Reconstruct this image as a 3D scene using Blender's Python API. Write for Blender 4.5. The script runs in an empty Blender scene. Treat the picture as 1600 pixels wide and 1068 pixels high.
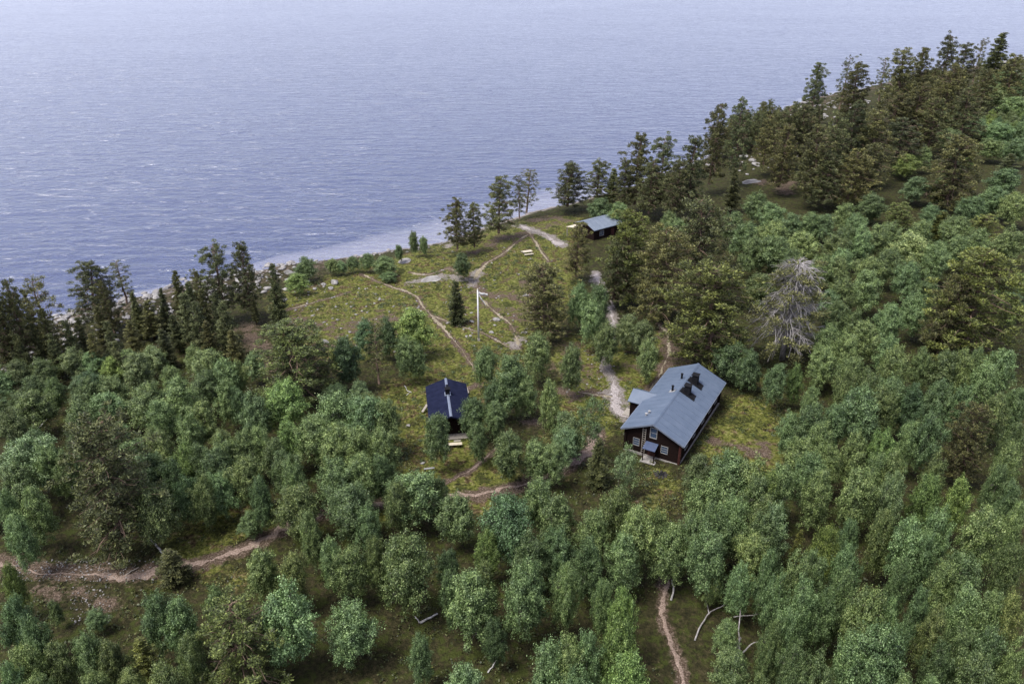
import bpy, math, random
import numpy as np

SC = bpy.context.scene
COL = SC.collection
R = math.radians

# ------------------------------------------------------------------ camera
FPX, PITCH, HC = 1230.0, R(27.5), 57.0            # focal length in photo pixels (1600 wide), tilt down, metres above the lake
cam_data = bpy.data.cameras.new("camera")
cam_data.sensor_width = 36.0
cam_data.lens = 36.0 * FPX / 1600.0
cam_data.clip_start = 0.5
cam_data.clip_end = 30000.0
cam = bpy.data.objects.new("camera", cam_data)
COL.objects.link(cam)
cam.location = (0, 0, HC)
cam.rotation_euler = (math.pi / 2 - PITCH, 0, 0)
SC.camera = cam

# ------------------------------------------------------------------ sky, sun, exposure
SUN_EL, SUN_AZ = R(64), R(-120)                    # soft light from the left, behind thin cloud
world = bpy.data.worlds.new("World")
SC.world = world
world.use_nodes = True
wn = world.node_tree
wn.nodes.clear()
w_out = wn.nodes.new("ShaderNodeOutputWorld")
w_bg = wn.nodes.new("ShaderNodeBackground")
w_sky = wn.nodes.new("ShaderNodeTexSky")
w_sky.sky_type = 'NISHITA'
w_sky.sun_disc = False
w_sky.sun_elevation = SUN_EL
w_sky.sun_rotation = SUN_AZ
w_sky.air_density = 1.0
w_sky.dust_density = 2.0
w_sky.ozone_density = 1.0
w_hs = wn.nodes.new("ShaderNodeHueSaturation")
w_hs.inputs['Hue'].default_value = 0.53
w_hs.inputs['Saturation'].default_value = 0.64
w_bg.inputs['Strength'].default_value = 0.09
wn.links.new(w_sky.outputs[0], w_hs.inputs['Color'])
wn.links.new(w_hs.outputs[0], w_bg.inputs['Color'])
wn.links.new(w_bg.outputs[0], w_out.inputs['Surface'])

sun_data = bpy.data.lights.new("sun", 'SUN')
sun_data.energy = 1.5
sun_data.angle = R(24)
sun_data.color = (1.0, 0.965, 0.92)
sun = bpy.data.objects.new("sun", sun_data)
COL.objects.link(sun)
# direction towards the sun: azimuth measured clockwise from +Y
sdir = (math.sin(SUN_AZ) * math.cos(SUN_EL), math.cos(SUN_AZ) * math.cos(SUN_EL), math.sin(SUN_EL))
from mathutils import Vector, Matrix
sun.rotation_euler = Vector(sdir).to_track_quat('Z', 'Y').to_euler()

vs = SC.view_settings
vs.view_transform = 'Standard'
vs.look = 'None'
vs.exposure = 1.72
vs.gamma = 1.0
vs.use_curve_mapping = False

# ------------------------------------------------------------------ pixel <-> world helpers
def ray(x, y):
    u = (x - 800.0) / FPX
    v = (534.0 - y) / FPX
    return Vector((u, math.cos(PITCH) + v * math.sin(PITCH), -math.sin(PITCH) + v * math.cos(PITCH)))

def at_z(x, y, z):
    d = ray(x, y)
    return Vector((0, 0, HC)) + d * ((z - HC) / d.z)

def depth_of(P):
    return P[1] * math.cos(PITCH) - (P[2] - HC) * math.sin(PITCH)

def px_of(P):
    cz = depth_of(P)
    cy = P[1] * math.sin(PITCH) + (P[2] - HC) * math.cos(PITCH)
    return 800 + FPX * P[0] / cz, 534 - FPX * cy / cz

# ------------------------------------------------------------------ terrain
SHORE_PX = [(0, 532), (90, 497), (200, 467), (320, 438), (440, 414), (560, 400), (640, 388), (700, 376), (760, 354), (830, 331),
            (900, 315), (1000, 288), (1090, 254), (1170, 212), (1225, 172), (1262, 154), (1400, 126), (1500, 108), (1600, 90)]
SHORE = [(-2500, -700), (-500, -60), (-180, 50), (-115, 84)] + [tuple(at_z(x, y, 0))[:2] for x, y in SHORE_PX] + [(520, 760), (1200, 1500), (7000, 7000)]
LAND = np.array(SHORE + [(9000, -9000), (-2500, -9000)], float)
SH = np.array(SHORE, float)

def poly_in(px, py, P):
    inside = np.zeros(px.shape, bool)
    n = len(P)
    for i in range(n):
        x1, y1 = P[i]; x2, y2 = P[(i + 1) % n]
        if y1 == y2:
            continue
        c = ((y1 > py) != (y2 > py)) & (px < (x2 - x1) * (py - y1) / (y2 - y1) + x1)
        inside ^= c
    return inside

def line_dist(px, py, P):
    best = np.full(px.shape, 1e18)
    for i in range(len(P) - 1):
        ax, ay = P[i][0], P[i][1]; bx, by = P[i + 1][0], P[i + 1][1]
        dx, dy = bx - ax, by - ay
        L = dx * dx + dy * dy + 1e-9
        t = np.clip(((px - ax) * dx + (py - ay) * dy) / L, 0, 1)
        best = np.minimum(best, (px - ax - t * dx) ** 2 + (py - ay - t * dy) ** 2)
    return np.sqrt(best)

def wob(x, y):
    return (np.sin(x * 0.31 + 1.3) * np.sin(y * 0.27 + 0.4) * 0.5 + np.sin(x * 0.83 + y * 0.41) * np.sin(y * 0.77 - x * 0.2) * 0.3
            + np.sin(x * 1.9 - y * 1.1) * np.sin(y * 1.7 + x * 0.6) * 0.2)

def shore_d(x, y):
    d = line_dist(x, y, SH)
    d = np.where(poly_in(x, y, LAND), d, -d)
    return d + 0.9 * wob(x * 0.8, y * 0.8)

def ground(x, y):
    x = np.asarray(x, float); y = np.asarray(y, float)
    d = shore_d(x, y)
    dl = np.maximum(d, 0)
    land = 1.3 * (1 - np.exp(-dl / 5.0)) + 1.9 * (1 - np.exp(-dl / 38.0)) + (0.16 * wob(x, y) + 0.15 * wob(x * 1.5 + 2, y * 1.5)) * np.clip(dl / 4, 0, 1)
    dw = np.maximum(-d, 0) * np.interp(x, [-60, -45, -28, 16, 30], [3.2, 1.6, 1.0, 1.0, 3.2])
    bed = -np.minimum(0.05 * dw + 0.05 * np.maximum(dw - 11, 0) ** 1.5, 9.0) - 0.03
    return np.where(d > 0, land, bed)

def gz(x, y):
    return float(ground(np.array([x]), np.array([y]))[0])

def on_ground(px, py, h=0.0):
    """the place whose point h metres above the ground shows at a photo pixel"""
    z = 2.6 + h
    for _ in range(4):
        P = at_z(px, py, z)
        z = gz(P.x, P.y) + h
    P = at_z(px, py, z)
    return Vector((P.x, P.y, z - h))

# ------------------------------------------------------------------ mesh helpers
def link(name, me, mat=None, parent=None):
    o = bpy.data.objects.new(name, me)
    COL.objects.link(o)
    if mat is not None and me is not None and not me.materials:
        me.materials.append(mat)
    if parent is not None:
        o.parent = parent
    return o

def empty(name, loc=(0, 0, 0), rz=0.0):
    o = bpy.data.objects.new(name, None)
    COL.objects.link(o)
    o.location = loc
    o.rotation_euler = (0, 0, rz)
    o.empty_display_size = 0.3
    return o

def tag(o, label=None, cat=None, group=None, kind=None):
    if label: o["label"] = label
    if cat: o["category"] = cat
    if group: o["group"] = group
    if kind: o["kind"] = kind
    return o

def np_mesh(name, V, F, smooth=False):
    """V (n,3), F (m,k) uniform faces"""
    V = np.asarray(V, np.float32); F = np.asarray(F, np.int32)
    me = bpy.data.meshes.new(name)
    m, k = F.shape
    me.vertices.add(len(V)); me.vertices.foreach_set("co", V.ravel())
    me.loops.add(m * k); me.loops.foreach_set("vertex_index", F.ravel())
    me.polygons.add(m)
    me.polygons.foreach_set("loop_start", np.arange(0, m * k, k, dtype=np.int32))
    if smooth:
        me.polygons.foreach_set("use_smooth", np.ones(m, bool))
    me.update(calc_edges=True)
    return me

class MB:
    def __init__(s):
        s.v = []; s.f = []
    def box(s, x0, x1, y0, y1, z0, z1, M=None):
        b = len(s.v)
        P = [(x0, y0, z0), (x1, y0, z0), (x1, y1, z0), (x0, y1, z0), (x0, y0, z1), (x1, y0, z1), (x1, y1, z1), (x0, y1, z1)]
        s.v += [tuple(M @ Vector(p)) for p in P] if M is not None else P
        s.f += [tuple(b + i for i in q) for q in ((0, 3, 2, 1), (4, 5, 6, 7), (0, 1, 5, 4), (1, 2, 6, 5), (2, 3, 7, 6), (3, 0, 4, 7))]
        return s
    def prism(s, pts, d):
        """closed polygon pts (list of 3-vectors) swept along d"""
        b = len(s.v); n = len(pts)
        s.v += [tuple(p) for p in pts] + [tuple(Vector(p) + Vector(d)) for p in pts]
        s.f.append(tuple(b + i for i in range(n))[::-1]); s.f.append(tuple(b + n + i for i in range(n)))
        for i in range(n):
            j = (i + 1) % n
            s.f.append((b + i, b + j, b + n + j, b + n + i))
        return s
    def tube(s, pts, rad, k=6, cap=True):
        b0 = len(s.v)
        pts = [Vector(p) for p in pts]
        for i, p in enumerate(pts):
            t = (pts[min(i + 1, len(pts) - 1)] - pts[max(i - 1, 0)])
            t = t.normalized() if t.length > 1e-9 else Vector((0, 0, 1))
            a = t.cross(Vector((0.31, 0.17, 0.93)) if abs(t.z) < 0.9 else Vector((1, 0.2, 0))).normalized()
            c = t.cross(a)
            for q in range(k):
                w = 2 * math.pi * q / k
                s.v.append(tuple(p + (a * math.cos(w) + c * math.sin(w)) * rad[i]))
        for i in range(len(pts) - 1):
            for q in range(k):
                r = (q + 1) % k
                s.f.append((b0 + i * k + q, b0 + i * k + r, b0 + (i + 1) * k + r, b0 + (i + 1) * k + q))
        if cap:
            s.f.append(tuple(b0 + q for q in range(k))[::-1])
            e = b0 + (len(pts) - 1) * k
            s.f.append(tuple(e + q for q in range(k)))
        return s
    def mesh(s, name, smooth=False):
        me = bpy.data.meshes.new(name)
        me.from_pydata(s.v, [], s.f)
        if smooth:
            me.polygons.foreach_set("use_smooth", np.ones(len(me.polygons), bool))
        me.update()
        return me
    def obj(s, name, mat, parent=None, smooth=False):
        return link(name, s.mesh(name, smooth), mat, parent)

# ------------------------------------------------------------------ materials
def nodes_of(name):
    m = bpy.data.materials.new(name)
    m.use_nodes = True
    nt = m.node_tree
    nt.nodes.clear()
    out = nt.nodes.new("ShaderNodeOutputMaterial")
    return m, nt, out

def N(nt, kind, **kw):
    n = nt.nodes.new(kind)
    for k, v in kw.items():
        if k.startswith("i_"):
            n.inputs[k[2:].replace("_", " ")].default_value = v
        else:
            setattr(n, k, v)
    return n

def noise(nt, vec, scale, detail=4, rough=0.55, dist=0.0):
    n = N(nt, "ShaderNodeTexNoise")
    n.inputs['Scale'].default_value = scale
    n.inputs['Detail'].default_value = detail
    n.inputs['Roughness'].default_value = rough
    n.inputs['Distortion'].default_value = dist
    if vec is not None:
        nt.links.new(vec, n.inputs['Vector'])
    return n.outputs['Fac']

def ramp(nt, fac, stops, mode='LINEAR'):
    n = N(nt, "ShaderNodeValToRGB")
    n.color_ramp.interpolation = mode
    e = n.color_ramp.elements
    while len(e) < len(stops):
        e.new(0.5)
    for i, (p, c) in enumerate(stops):
        e[i].position = p
        e[i].color = (*c, 1) if len(c) == 3 else c
    nt.links.new(fac, n.inputs['Fac'])
    return n.outputs['Color']

def mix(nt, fac, a, b, mode='MIX'):
    n = N(nt, "ShaderNodeMix", data_type='RGBA', blend_type=mode)
    n.clamp_factor = True
    for sock, val in ((n.inputs[0], fac), (n.inputs[6], a), (n.inputs[7], b)):
        if isinstance(val, bpy.types.NodeSocket):
            nt.links.new(val, sock)
        elif isinstance(val, (int, float)):
            sock.default_value = val
        else:
            sock.default_value = (*val, 1) if len(val) == 3 else val
    return n.outputs[2]

def math_n(nt, op, a, b=0.0):
    n = N(nt, "ShaderNodeMath", operation=op)
    for sock, val in ((n.inputs[0], a), (n.inputs[1], b)):
        if isinstance(val, bpy.types.NodeSocket):
            nt.links.new(val, sock)
        else:
            sock.default_value = val
    return n.outputs[0]

def bump(nt, h, strength, dist):
    n = N(nt, "ShaderNodeBump")
    n.inputs['Strength'].default_value = strength
    n.inputs['Distance'].default_value = dist
    nt.links.new(h, n.inputs['Height'])
    return n.outputs['Normal']

def principled(nt, out, color, rough=0.8, spec=0.3, metal=0.0, normal=None):
    p = N(nt, "ShaderNodeBsdfPrincipled")
    for nm, val in (('Base Color', color), ('Roughness', rough), ('Specular IOR Level', spec), ('Metallic', metal)):
        if isinstance(val, bpy.types.NodeSocket):
            nt.links.new(val, p.inputs[nm])
        elif isinstance(val, (int, float)):
            p.inputs[nm].default_value = val
        else:
            p.inputs[nm].default_value = (*val, 1)
    if normal is not None:
        nt.links.new(normal, p.inputs['Normal'])
    nt.links.new(p.outputs[0], out.inputs['Surface'])
    return p

def obj_vec(nt):
    return N(nt, "ShaderNodeTexCoord").outputs['Object']

def simple(name, c0, c1, scale=3.0, rough=0.8, spec=0.3, metal=0.0, bumpd=0.0, stretch=None):
    m, nt, out = nodes_of(name)
    v = obj_vec(nt)
    if stretch:
        mp = N(nt, "ShaderNodeMapping")
        mp.inputs['Scale'].default_value = stretch
        nt.links.new(v, mp.inputs['Vector'])
        v = mp.outputs[0]
    f = noise(nt, v, scale, 5, 0.6)
    c = ramp(nt, f, [(0.3, c0), (0.7, c1)])
    nrm = bump(nt, f, 0.6, bumpd) if bumpd else None
    principled(nt, out, c, rough, spec, metal, nrm)
    return m

def leaf_mat(name, ca, cb, cc, trans=0.25, tcol=None, rough=0.5, spec=0.35):
    """leaves: three tones by leaf, drifting by twig; each tree's own tint from its object colour"""
    m, nt, out = nodes_of(name)
    geo = N(nt, "ShaderNodeNewGeometry")
    c = ramp(nt, geo.outputs['Random Per Island'], [(0.0, ca), (0.5, cb), (1.0, cc)])
    oi = N(nt, "ShaderNodeObjectInfo")
    f = noise(nt, obj_vec(nt), 1.3, 1, 0.5)
    v = ramp(nt, f, [(0.3, (0.66, 0.70, 0.72)), (0.7, (1.32, 1.3, 1.15))])
    c = mix(nt, 1.0, c, v, 'MULTIPLY')
    c = mix(nt, 1.0, c, oi.outputs['Color'], 'MULTIPLY')
    p = N(nt, "ShaderNodeBsdfPrincipled")
    nt.links.new(c, p.inputs['Base Color'])
    p.inputs['Roughness'].default_value = rough
    p.inputs['Specular IOR Level'].default_value = spec
    t = N(nt, "ShaderNodeBsdfTranslucent")
    tc = mix(nt, 1.0, c, tcol or (1.3, 1.35, 0.7), 'MULTIPLY')
    nt.links.new(tc, t.inputs['Color'])
    ms = N(nt, "ShaderNodeMixShader")
    ms.inputs[0].default_value = trans
    nt.links.new(p.outputs[0], ms.inputs[1])
    nt.links.new(t.outputs[0], ms.inputs[2])
    nt.links.new(ms.outputs[0], out.inputs['Surface'])
    return m

M = {}
M['birch_leaf'] = leaf_mat("birch_leaf", (0.021, 0.039, 0.010), (0.088, 0.138, 0.047), (0.275, 0.355, 0.165), 0.18)
M['pine_needle'] = leaf_mat("pine_needle", (0.026, 0.028, 0.014), (0.076, 0.084, 0.036), (0.19, 0.2, 0.085), 0.15, (1.2, 1.2, 0.7), 0.55, 0.3)
M['spruce_needle'] = leaf_mat("spruce_needle", (0.026, 0.034, 0.015), (0.07, 0.083, 0.034), (0.155, 0.168, 0.068), 0.12, (1.2, 1.2, 0.7), 0.55, 0.3)
M['birch_bark'] = simple("birch_bark", (0.10, 0.09, 0.085), (0.62, 0.6, 0.57), 2.2, 0.8, 0.2, 0, 0.02, (1, 1, 3))
M['birch_twig'] = simple("birch_twig", (0.09, 0.075, 0.065), (0.25, 0.22, 0.2), 3.0, 0.85, 0.2)
M['pine_bark'] = simple("pine_bark", (0.07, 0.05, 0.04), (0.19, 0.13, 0.095), 3.0, 0.9, 0.15, 0, 0.03, (1, 1, 0.4))
M['grey_wood'] = simple("grey_wood", (0.11, 0.10, 0.097), (0.33, 0.31, 0.30), 3.0, 0.85, 0.2, 0, 0.01, (1, 1, 0.4))
M['boulder'] = simple("boulder", (0.10, 0.095, 0.09), (0.33, 0.315, 0.30), 1.6, 0.9, 0.2, 0, 0.04)

def ground_material():
    m, nt, out = nodes_of("ground")
    v = obj_vec(nt)
    at = N(nt, "ShaderNodeAttribute", attribute_name="cover")
    sep = N(nt, "ShaderNodeSeparateColor")
    nt.links.new(at.outputs['Color'], sep.inputs[0])
    brown, pale, heath = sep.outputs[0], sep.outputs[1], sep.outputs[2]
    n1 = noise(nt, v, 0.42, 4, 0.62)
    n2 = noise(nt, v, 2.4, 4, 0.7)
    n4 = noise(nt, v, 7.0, 2, 0.6)
    n5 = noise(nt, v, 1.1, 3, 0.65)
    rough = math_n(nt, 'ADD', math_n(nt, 'MULTIPLY', math_n(nt, 'SUBTRACT', n1, 0.5), 1.1), math_n(nt, 'ADD', math_n(nt, 'MULTIPLY', math_n(nt, 'SUBTRACT', n5, 0.5), 0.9), math_n(nt, 'MULTIPLY', math_n(nt, 'SUBTRACT', n2, 0.5), 0.8)))
    # forest floor: moss, litter, painted darker for the shade under the trees
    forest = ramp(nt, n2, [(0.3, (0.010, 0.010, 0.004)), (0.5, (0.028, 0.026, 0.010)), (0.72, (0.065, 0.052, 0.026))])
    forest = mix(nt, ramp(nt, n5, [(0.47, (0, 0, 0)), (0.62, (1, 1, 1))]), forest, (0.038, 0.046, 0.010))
    # open heath: crowberry, dwarf birch, lichen, dry grass
    h = ramp(nt, n2, [(0.30, (0.018, 0.019, 0.004)), (0.42, (0.06, 0.068, 0.012)), (0.56, (0.13, 0.138, 0.03)), (0.68, (0.21, 0.198, 0.082)), (0.78, (0.38, 0.34, 0.25))])
    hb = ramp(nt, n2, [(0.30, (0.014, 0.010, 0.005)), (0.48, (0.06, 0.042, 0.018)), (0.62, (0.15, 0.115, 0.055)), (0.76, (0.34, 0.29, 0.2))])
    hd = ramp(nt, n2, [(0.35, (0.016, 0.019, 0.005)), (0.6, (0.055, 0.062, 0.014)), (0.78, (0.14, 0.135, 0.05))])
    h = mix(nt, ramp(nt, math_n(nt, 'ADD', math_n(nt, 'MULTIPLY', n5, 0.5), math_n(nt, 'MULTIPLY', n1, 0.5)), [(0.505, (0, 0, 0)), (0.575, (1, 1, 1))]), h, hb)
    h = mix(nt, ramp(nt, n1, [(0.38, (1, 1, 1)), (0.46, (0, 0, 0))]), h, hd)
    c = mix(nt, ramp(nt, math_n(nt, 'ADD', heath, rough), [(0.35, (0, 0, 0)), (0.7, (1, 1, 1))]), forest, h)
    # bare earth and gravel, their edges broken by noise
    e1 = math_n(nt, 'ADD', brown, rough)
    e1 = ramp(nt, e1, [(0.38, (0, 0, 0)), (0.62, (1, 1, 1))])
    earth = ramp(nt, n4, [(0.3, (0.035, 0.024, 0.016)), (0.5, (0.085, 0.060, 0.042)), (0.66, (0.17, 0.13, 0.10)), (0.78, (0.30, 0.25, 0.21))])
    c = mix(nt, e1, c, earth)
    e2 = math_n(nt, 'ADD', pale, rough)
    e2 = ramp(nt, e2, [(0.40, (0, 0, 0)), (0.60, (1, 1, 1))])
    gravel = ramp(nt, n4, [(0.3, (0.11, 0.092, 0.078)), (0.55, (0.20, 0.176, 0.155)), (0.75, (0.36, 0.33, 0.31))])
    c = mix(nt, e2, c, gravel)
    # lake bed: pale shore sand, dark deep mud that also paints light lost in water
    pz = N(nt, "ShaderNodeSeparateXYZ")
    nt.links.new(v, pz.inputs[0])
    dz = math_n(nt, 'ADD', math_n(nt, 'MULTIPLY', pz.outputs[2], 0.25), 1.0)
    bed = ramp(nt, dz, [(0.55, (0.012, 0.016, 0.022)), (0.76, (0.13, 0.125, 0.12)), (0.92, (0.36, 0.33, 0.31))])
    under = ramp(nt, math_n(nt, 'ADD', math_n(nt, 'MULTIPLY', pz.outputs[2], 4.0), 0.5), [(0.3, (1, 1, 1)), (0.75, (0, 0, 0))])
    c = mix(nt, under, c, bed)
    hgt = n2
    principled(nt, out, c, 0.95, 0.15, 0, bump(nt, hgt, 1.0, 0.4))
    return m

def water_material():
    m, nt, out = nodes_of("lake_water")
    v = obj_vec(nt)
    def layer(rot, sx, sy, scale, detail, rough, dist=0.4):
        mp = N(nt, "ShaderNodeMapping")
        mp.inputs['Rotation'].default_value = (0, 0, rot)
        mp.inputs['Scale'].default_value = (sx, sy, 1)
        nt.links.new(v, mp.inputs['Vector'])
        return noise(nt, mp.outputs[0], scale, detail, rough, dist)
    w1 = layer(R(-24), 0.16, 1.0, 0.20, 1, 0.5, 0)        # long low swell
    w2 = layer(R(-20), 0.30, 1.0, 0.42, 3, 0.6, 0.8)      # wind waves
    w3 = layer(R(-30), 0.45, 1.0, 1.5, 2, 0.6, 0)         # ripples
    gust = layer(R(-10), 0.5, 1.0, 0.018, 2, 0.6, 0)      # calmer and rougher lanes
    crest = math_n(nt, 'POWER', w2, 2.0)
    h = math_n(nt, 'ADD', math_n(nt, 'MULTIPLY', w1, 1.3), math_n(nt, 'ADD', math_n(nt, 'MULTIPLY', crest, 2.6), math_n(nt, 'MULTIPLY', w3, 0.22)))
    h = math_n(nt, 'MULTIPLY', h, math_n(nt, 'ADD', math_n(nt, 'MULTIPLY', gust, 0.8), 0.5))
    nrm = bump(nt, h, 1.0, 0.36)
    fr = N(nt, "ShaderNodeFresnel")
    fr.inputs['IOR'].default_value = 1.333
    nt.links.new(nrm, fr.inputs['Normal'])
    fr0 = N(nt, "ShaderNodeFresnel")
    fr0.inputs['IOR'].default_value = 1.333
    frm = math_n(nt, 'ADD', math_n(nt, 'MULTIPLY', fr.outputs[0], 0.55), math_n(nt, 'MULTIPLY', fr0.outputs[0], 0.45))
    gl = N(nt, "ShaderNodeBsdfGlossy")
    gl.inputs['Roughness'].default_value = 0.3
    gl.inputs['Color'].default_value = (1, 1, 1, 1)
    nt.links.new(nrm, gl.inputs['Normal'])
    tr = N(nt, "ShaderNodeBsdfTransparent")
    tr.inputs['Color'].default_value = (0.90, 0.93, 0.96, 1)
    df = N(nt, "ShaderNodeBsdfDiffuse")
    df.inputs['Color'].default_value = (0.135, 0.175, 0.36, 1)
    nt.links.new(nrm, df.inputs['Normal'])
    body = N(nt, "ShaderNodeMixShader")
    body.inputs[0].default_value = 0.3
    nt.links.new(tr.outputs[0], body.inputs[1])
    nt.links.new(df.outputs[0], body.inputs[2])
    ms = N(nt, "ShaderNodeMixShader")
    nt.links.new(frm, ms.inputs[0])
    nt.links.new(body.outputs[0], ms.inputs[1])
    nt.links.new(gl.outputs[0], ms.inputs[2])
    nt.links.new(ms.outputs[0], out.inputs['Surface'])
    return m

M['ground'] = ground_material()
M['water'] = water_material()
M['earth_path'] = simple("earth_path", (0.075, 0.052, 0.04), (0.32, 0.245, 0.2), 7.0, 0.95, 0.1, 0, 0.05)
M['pale_path'] = simple("pale_path", (0.075, 0.06, 0.035), (0.34, 0.295, 0.215), 6.0, 0.95, 0.1, 0, 0.05)
M['gravel_path'] = simple("gravel_path", (0.12, 0.10, 0.09), (0.40, 0.365, 0.355), 7.0, 0.95, 0.1, 0, 0.05)

# ------------------------------------------------------------------ paths (photo pixels along the middle, width in metres)
PATHS = [
    ("e", [(-30, 872), (20, 880), (60, 889), (120, 897), (200, 897), (245, 888), (290, 884), (345, 871), (392, 851), (432, 833), (474, 815), (510, 802), (590, 786), (650, 786), (715, 777), (765, 768), (815, 758), (860, 742), (900, 722), (922, 700), (934, 672)], 1.35),
    ("e", [(688, 757), (735, 735), (757, 718), (775, 700)], 0.45),
    ("e", [(1040, 900), (1036, 925), (1031, 955), (1040, 980), (1052, 1008), (1062, 1040), (1070, 1090)], 0.62),
    ("p", [(565, 428), (590, 440), (625, 452), (652, 464), (661, 479), (675, 494), (692, 514), (720, 545), (745, 578)], 0.55),
    ("p", [(672, 490), (705, 506), (750, 518), (775, 530), (800, 545)], 0.45),
    ("p", [(450, 484), (490, 473), (520, 464), (548, 456)], 0.35),
    ("p", [(742, 440), (747, 424), (760, 410), (785, 398), (805, 380), (825, 366)], 0.7),
    ("p", [(826, 362), (838, 380), (850, 398), (857, 409)], 0.5),
    ("p", [(752, 468), (772, 486), (792, 500), (806, 520), (812, 542)], 0.5),
    ("g", [(930, 425), (950, 470), (958, 500), (948, 540), (944, 565), (955, 590), (964, 612), (962, 640), (978, 655)], 1.0),
    ("p", [(1012, 610), (1030, 590), (1034, 572), (1046, 552), (1044, 525), (1030, 505)], 0.6),
    ("p", [(905, 612), (935, 616), (962, 622)], 0.5),
    ("g", [(812, 352), (838, 362), (862, 372), (882, 384)], 1.7),
    ("p", [(640, 425), (668, 430), (700, 418), (722, 432), (742, 446)], 0.6),
]
# bare patches: kind, photo polygon points with radius in metres
PATCH = [
    ("e", [(20, 884), (120, 895), (230, 892)], 1.6), ("e", [(125, 925), (165, 940)], 1.3), ("e", [(60, 915), (90, 935)], 0.9),
    ("e", [(735, 432), (755, 460), (805, 462)], 1.6), ("p", [(645, 440), (690, 432), (736, 438)], 1.5), ("p", [(738, 445), (748, 420)], 1.2), ("p", [(668, 436), (690, 434)], 0.9),
    ("e", [(830, 345), (870, 340), (890, 345)], 2.0), ("e", [(780, 372), (830, 362)], 1.8), ("p", [(700, 385), (760, 355), (830, 332), (900, 316)], 1.4),
    ("p", [(960, 612), (970, 640), (985, 650)], 1.6), ("p", [(800, 540), (812, 530)], 1.6), ("e", [(1045, 530), (1060, 560), (1030, 575)], 1.6),
    ("e", [(900, 560), (880, 610), (900, 620)], 1.4), ("e", [(825, 660), (870, 652)], 1.5), ("e", [(1190, 285), (1235, 285), (1225, 300)], 2.6),
    ("e", [(1440, 297), (1450, 305)], 2.0), ("e", [(1190, 690), (1200, 710), (1110, 690)], 1.0), ("p", [(960, 505), (950, 485), (930, 430)], 1.2),
    ("e", [(730, 610), (745, 600)], 0.9), ("e", [(590, 790), (610, 780)], 1.0), ("e", [(380, 510), (420, 560), (440, 580)], 2.0),
    ("f", [(455, 500), (520, 515), (600, 495), (640, 500)], 4.5), ("f", [(760, 475), (830, 500), (820, 440)], 4.0), ("f", [(720, 400), (800, 372), (870, 350)], 3.0), ("f", [(880, 540), (900, 600), (1040, 545)], 3.0),
    ("e", [(30, 590), (60, 600)], 2.2), ("e", [(500, 545), (520, 540)], 1.0),
]
HEATH = [(430, 540), (440, 470), (500, 438), (690, 385), (800, 350), (900, 335), (900, 420), (880, 500), (830, 560), (800, 600), (740, 660), (740, 790), (600, 800), (600, 690), (660, 640), (650, 560), (560, 560)]
HEATH2 = [(1085, 690), (1130, 620), (1200, 590), (1230, 640), (1225, 720), (1100, 720)]
HEATH3 = [(1000, 725), (1075, 728), (1065, 800), (1010, 790)]
HEATH4 = [(230, 880), (330, 780), (420, 830), (400, 850), (380, 920), (300, 930)]
HEATH5 = [(620, 600), (660, 600), (665, 720), (760, 720), (760, 760), (650, 760), (600, 720)]
HEATH6 = [(880, 520), (1050, 520), (1060, 570), (980, 640), (900, 720), (860, 640)]

def gpoly(pts):
    return np.array([tuple(on_ground(x, y))[:2] for x, y in pts])

PATH_W = [(k, gpoly(p), w) for k, p, w in PATHS]
PATCH_W = [(k, gpoly(p), w) for k, p, w in PATCH]
HEATH_W = [gpoly(p) for p in (HEATH, HEATH2, HEATH3, HEATH4, HEATH5, HEATH6)]

def axis(lo, hi, step, far, n):
    a = np.arange(lo, hi + 1e-6, step)
    g = np.geomspace(step, far, n)
    return np.concatenate([lo - np.cumsum(g)[::-1], a, hi + np.cumsum(g)])

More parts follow.
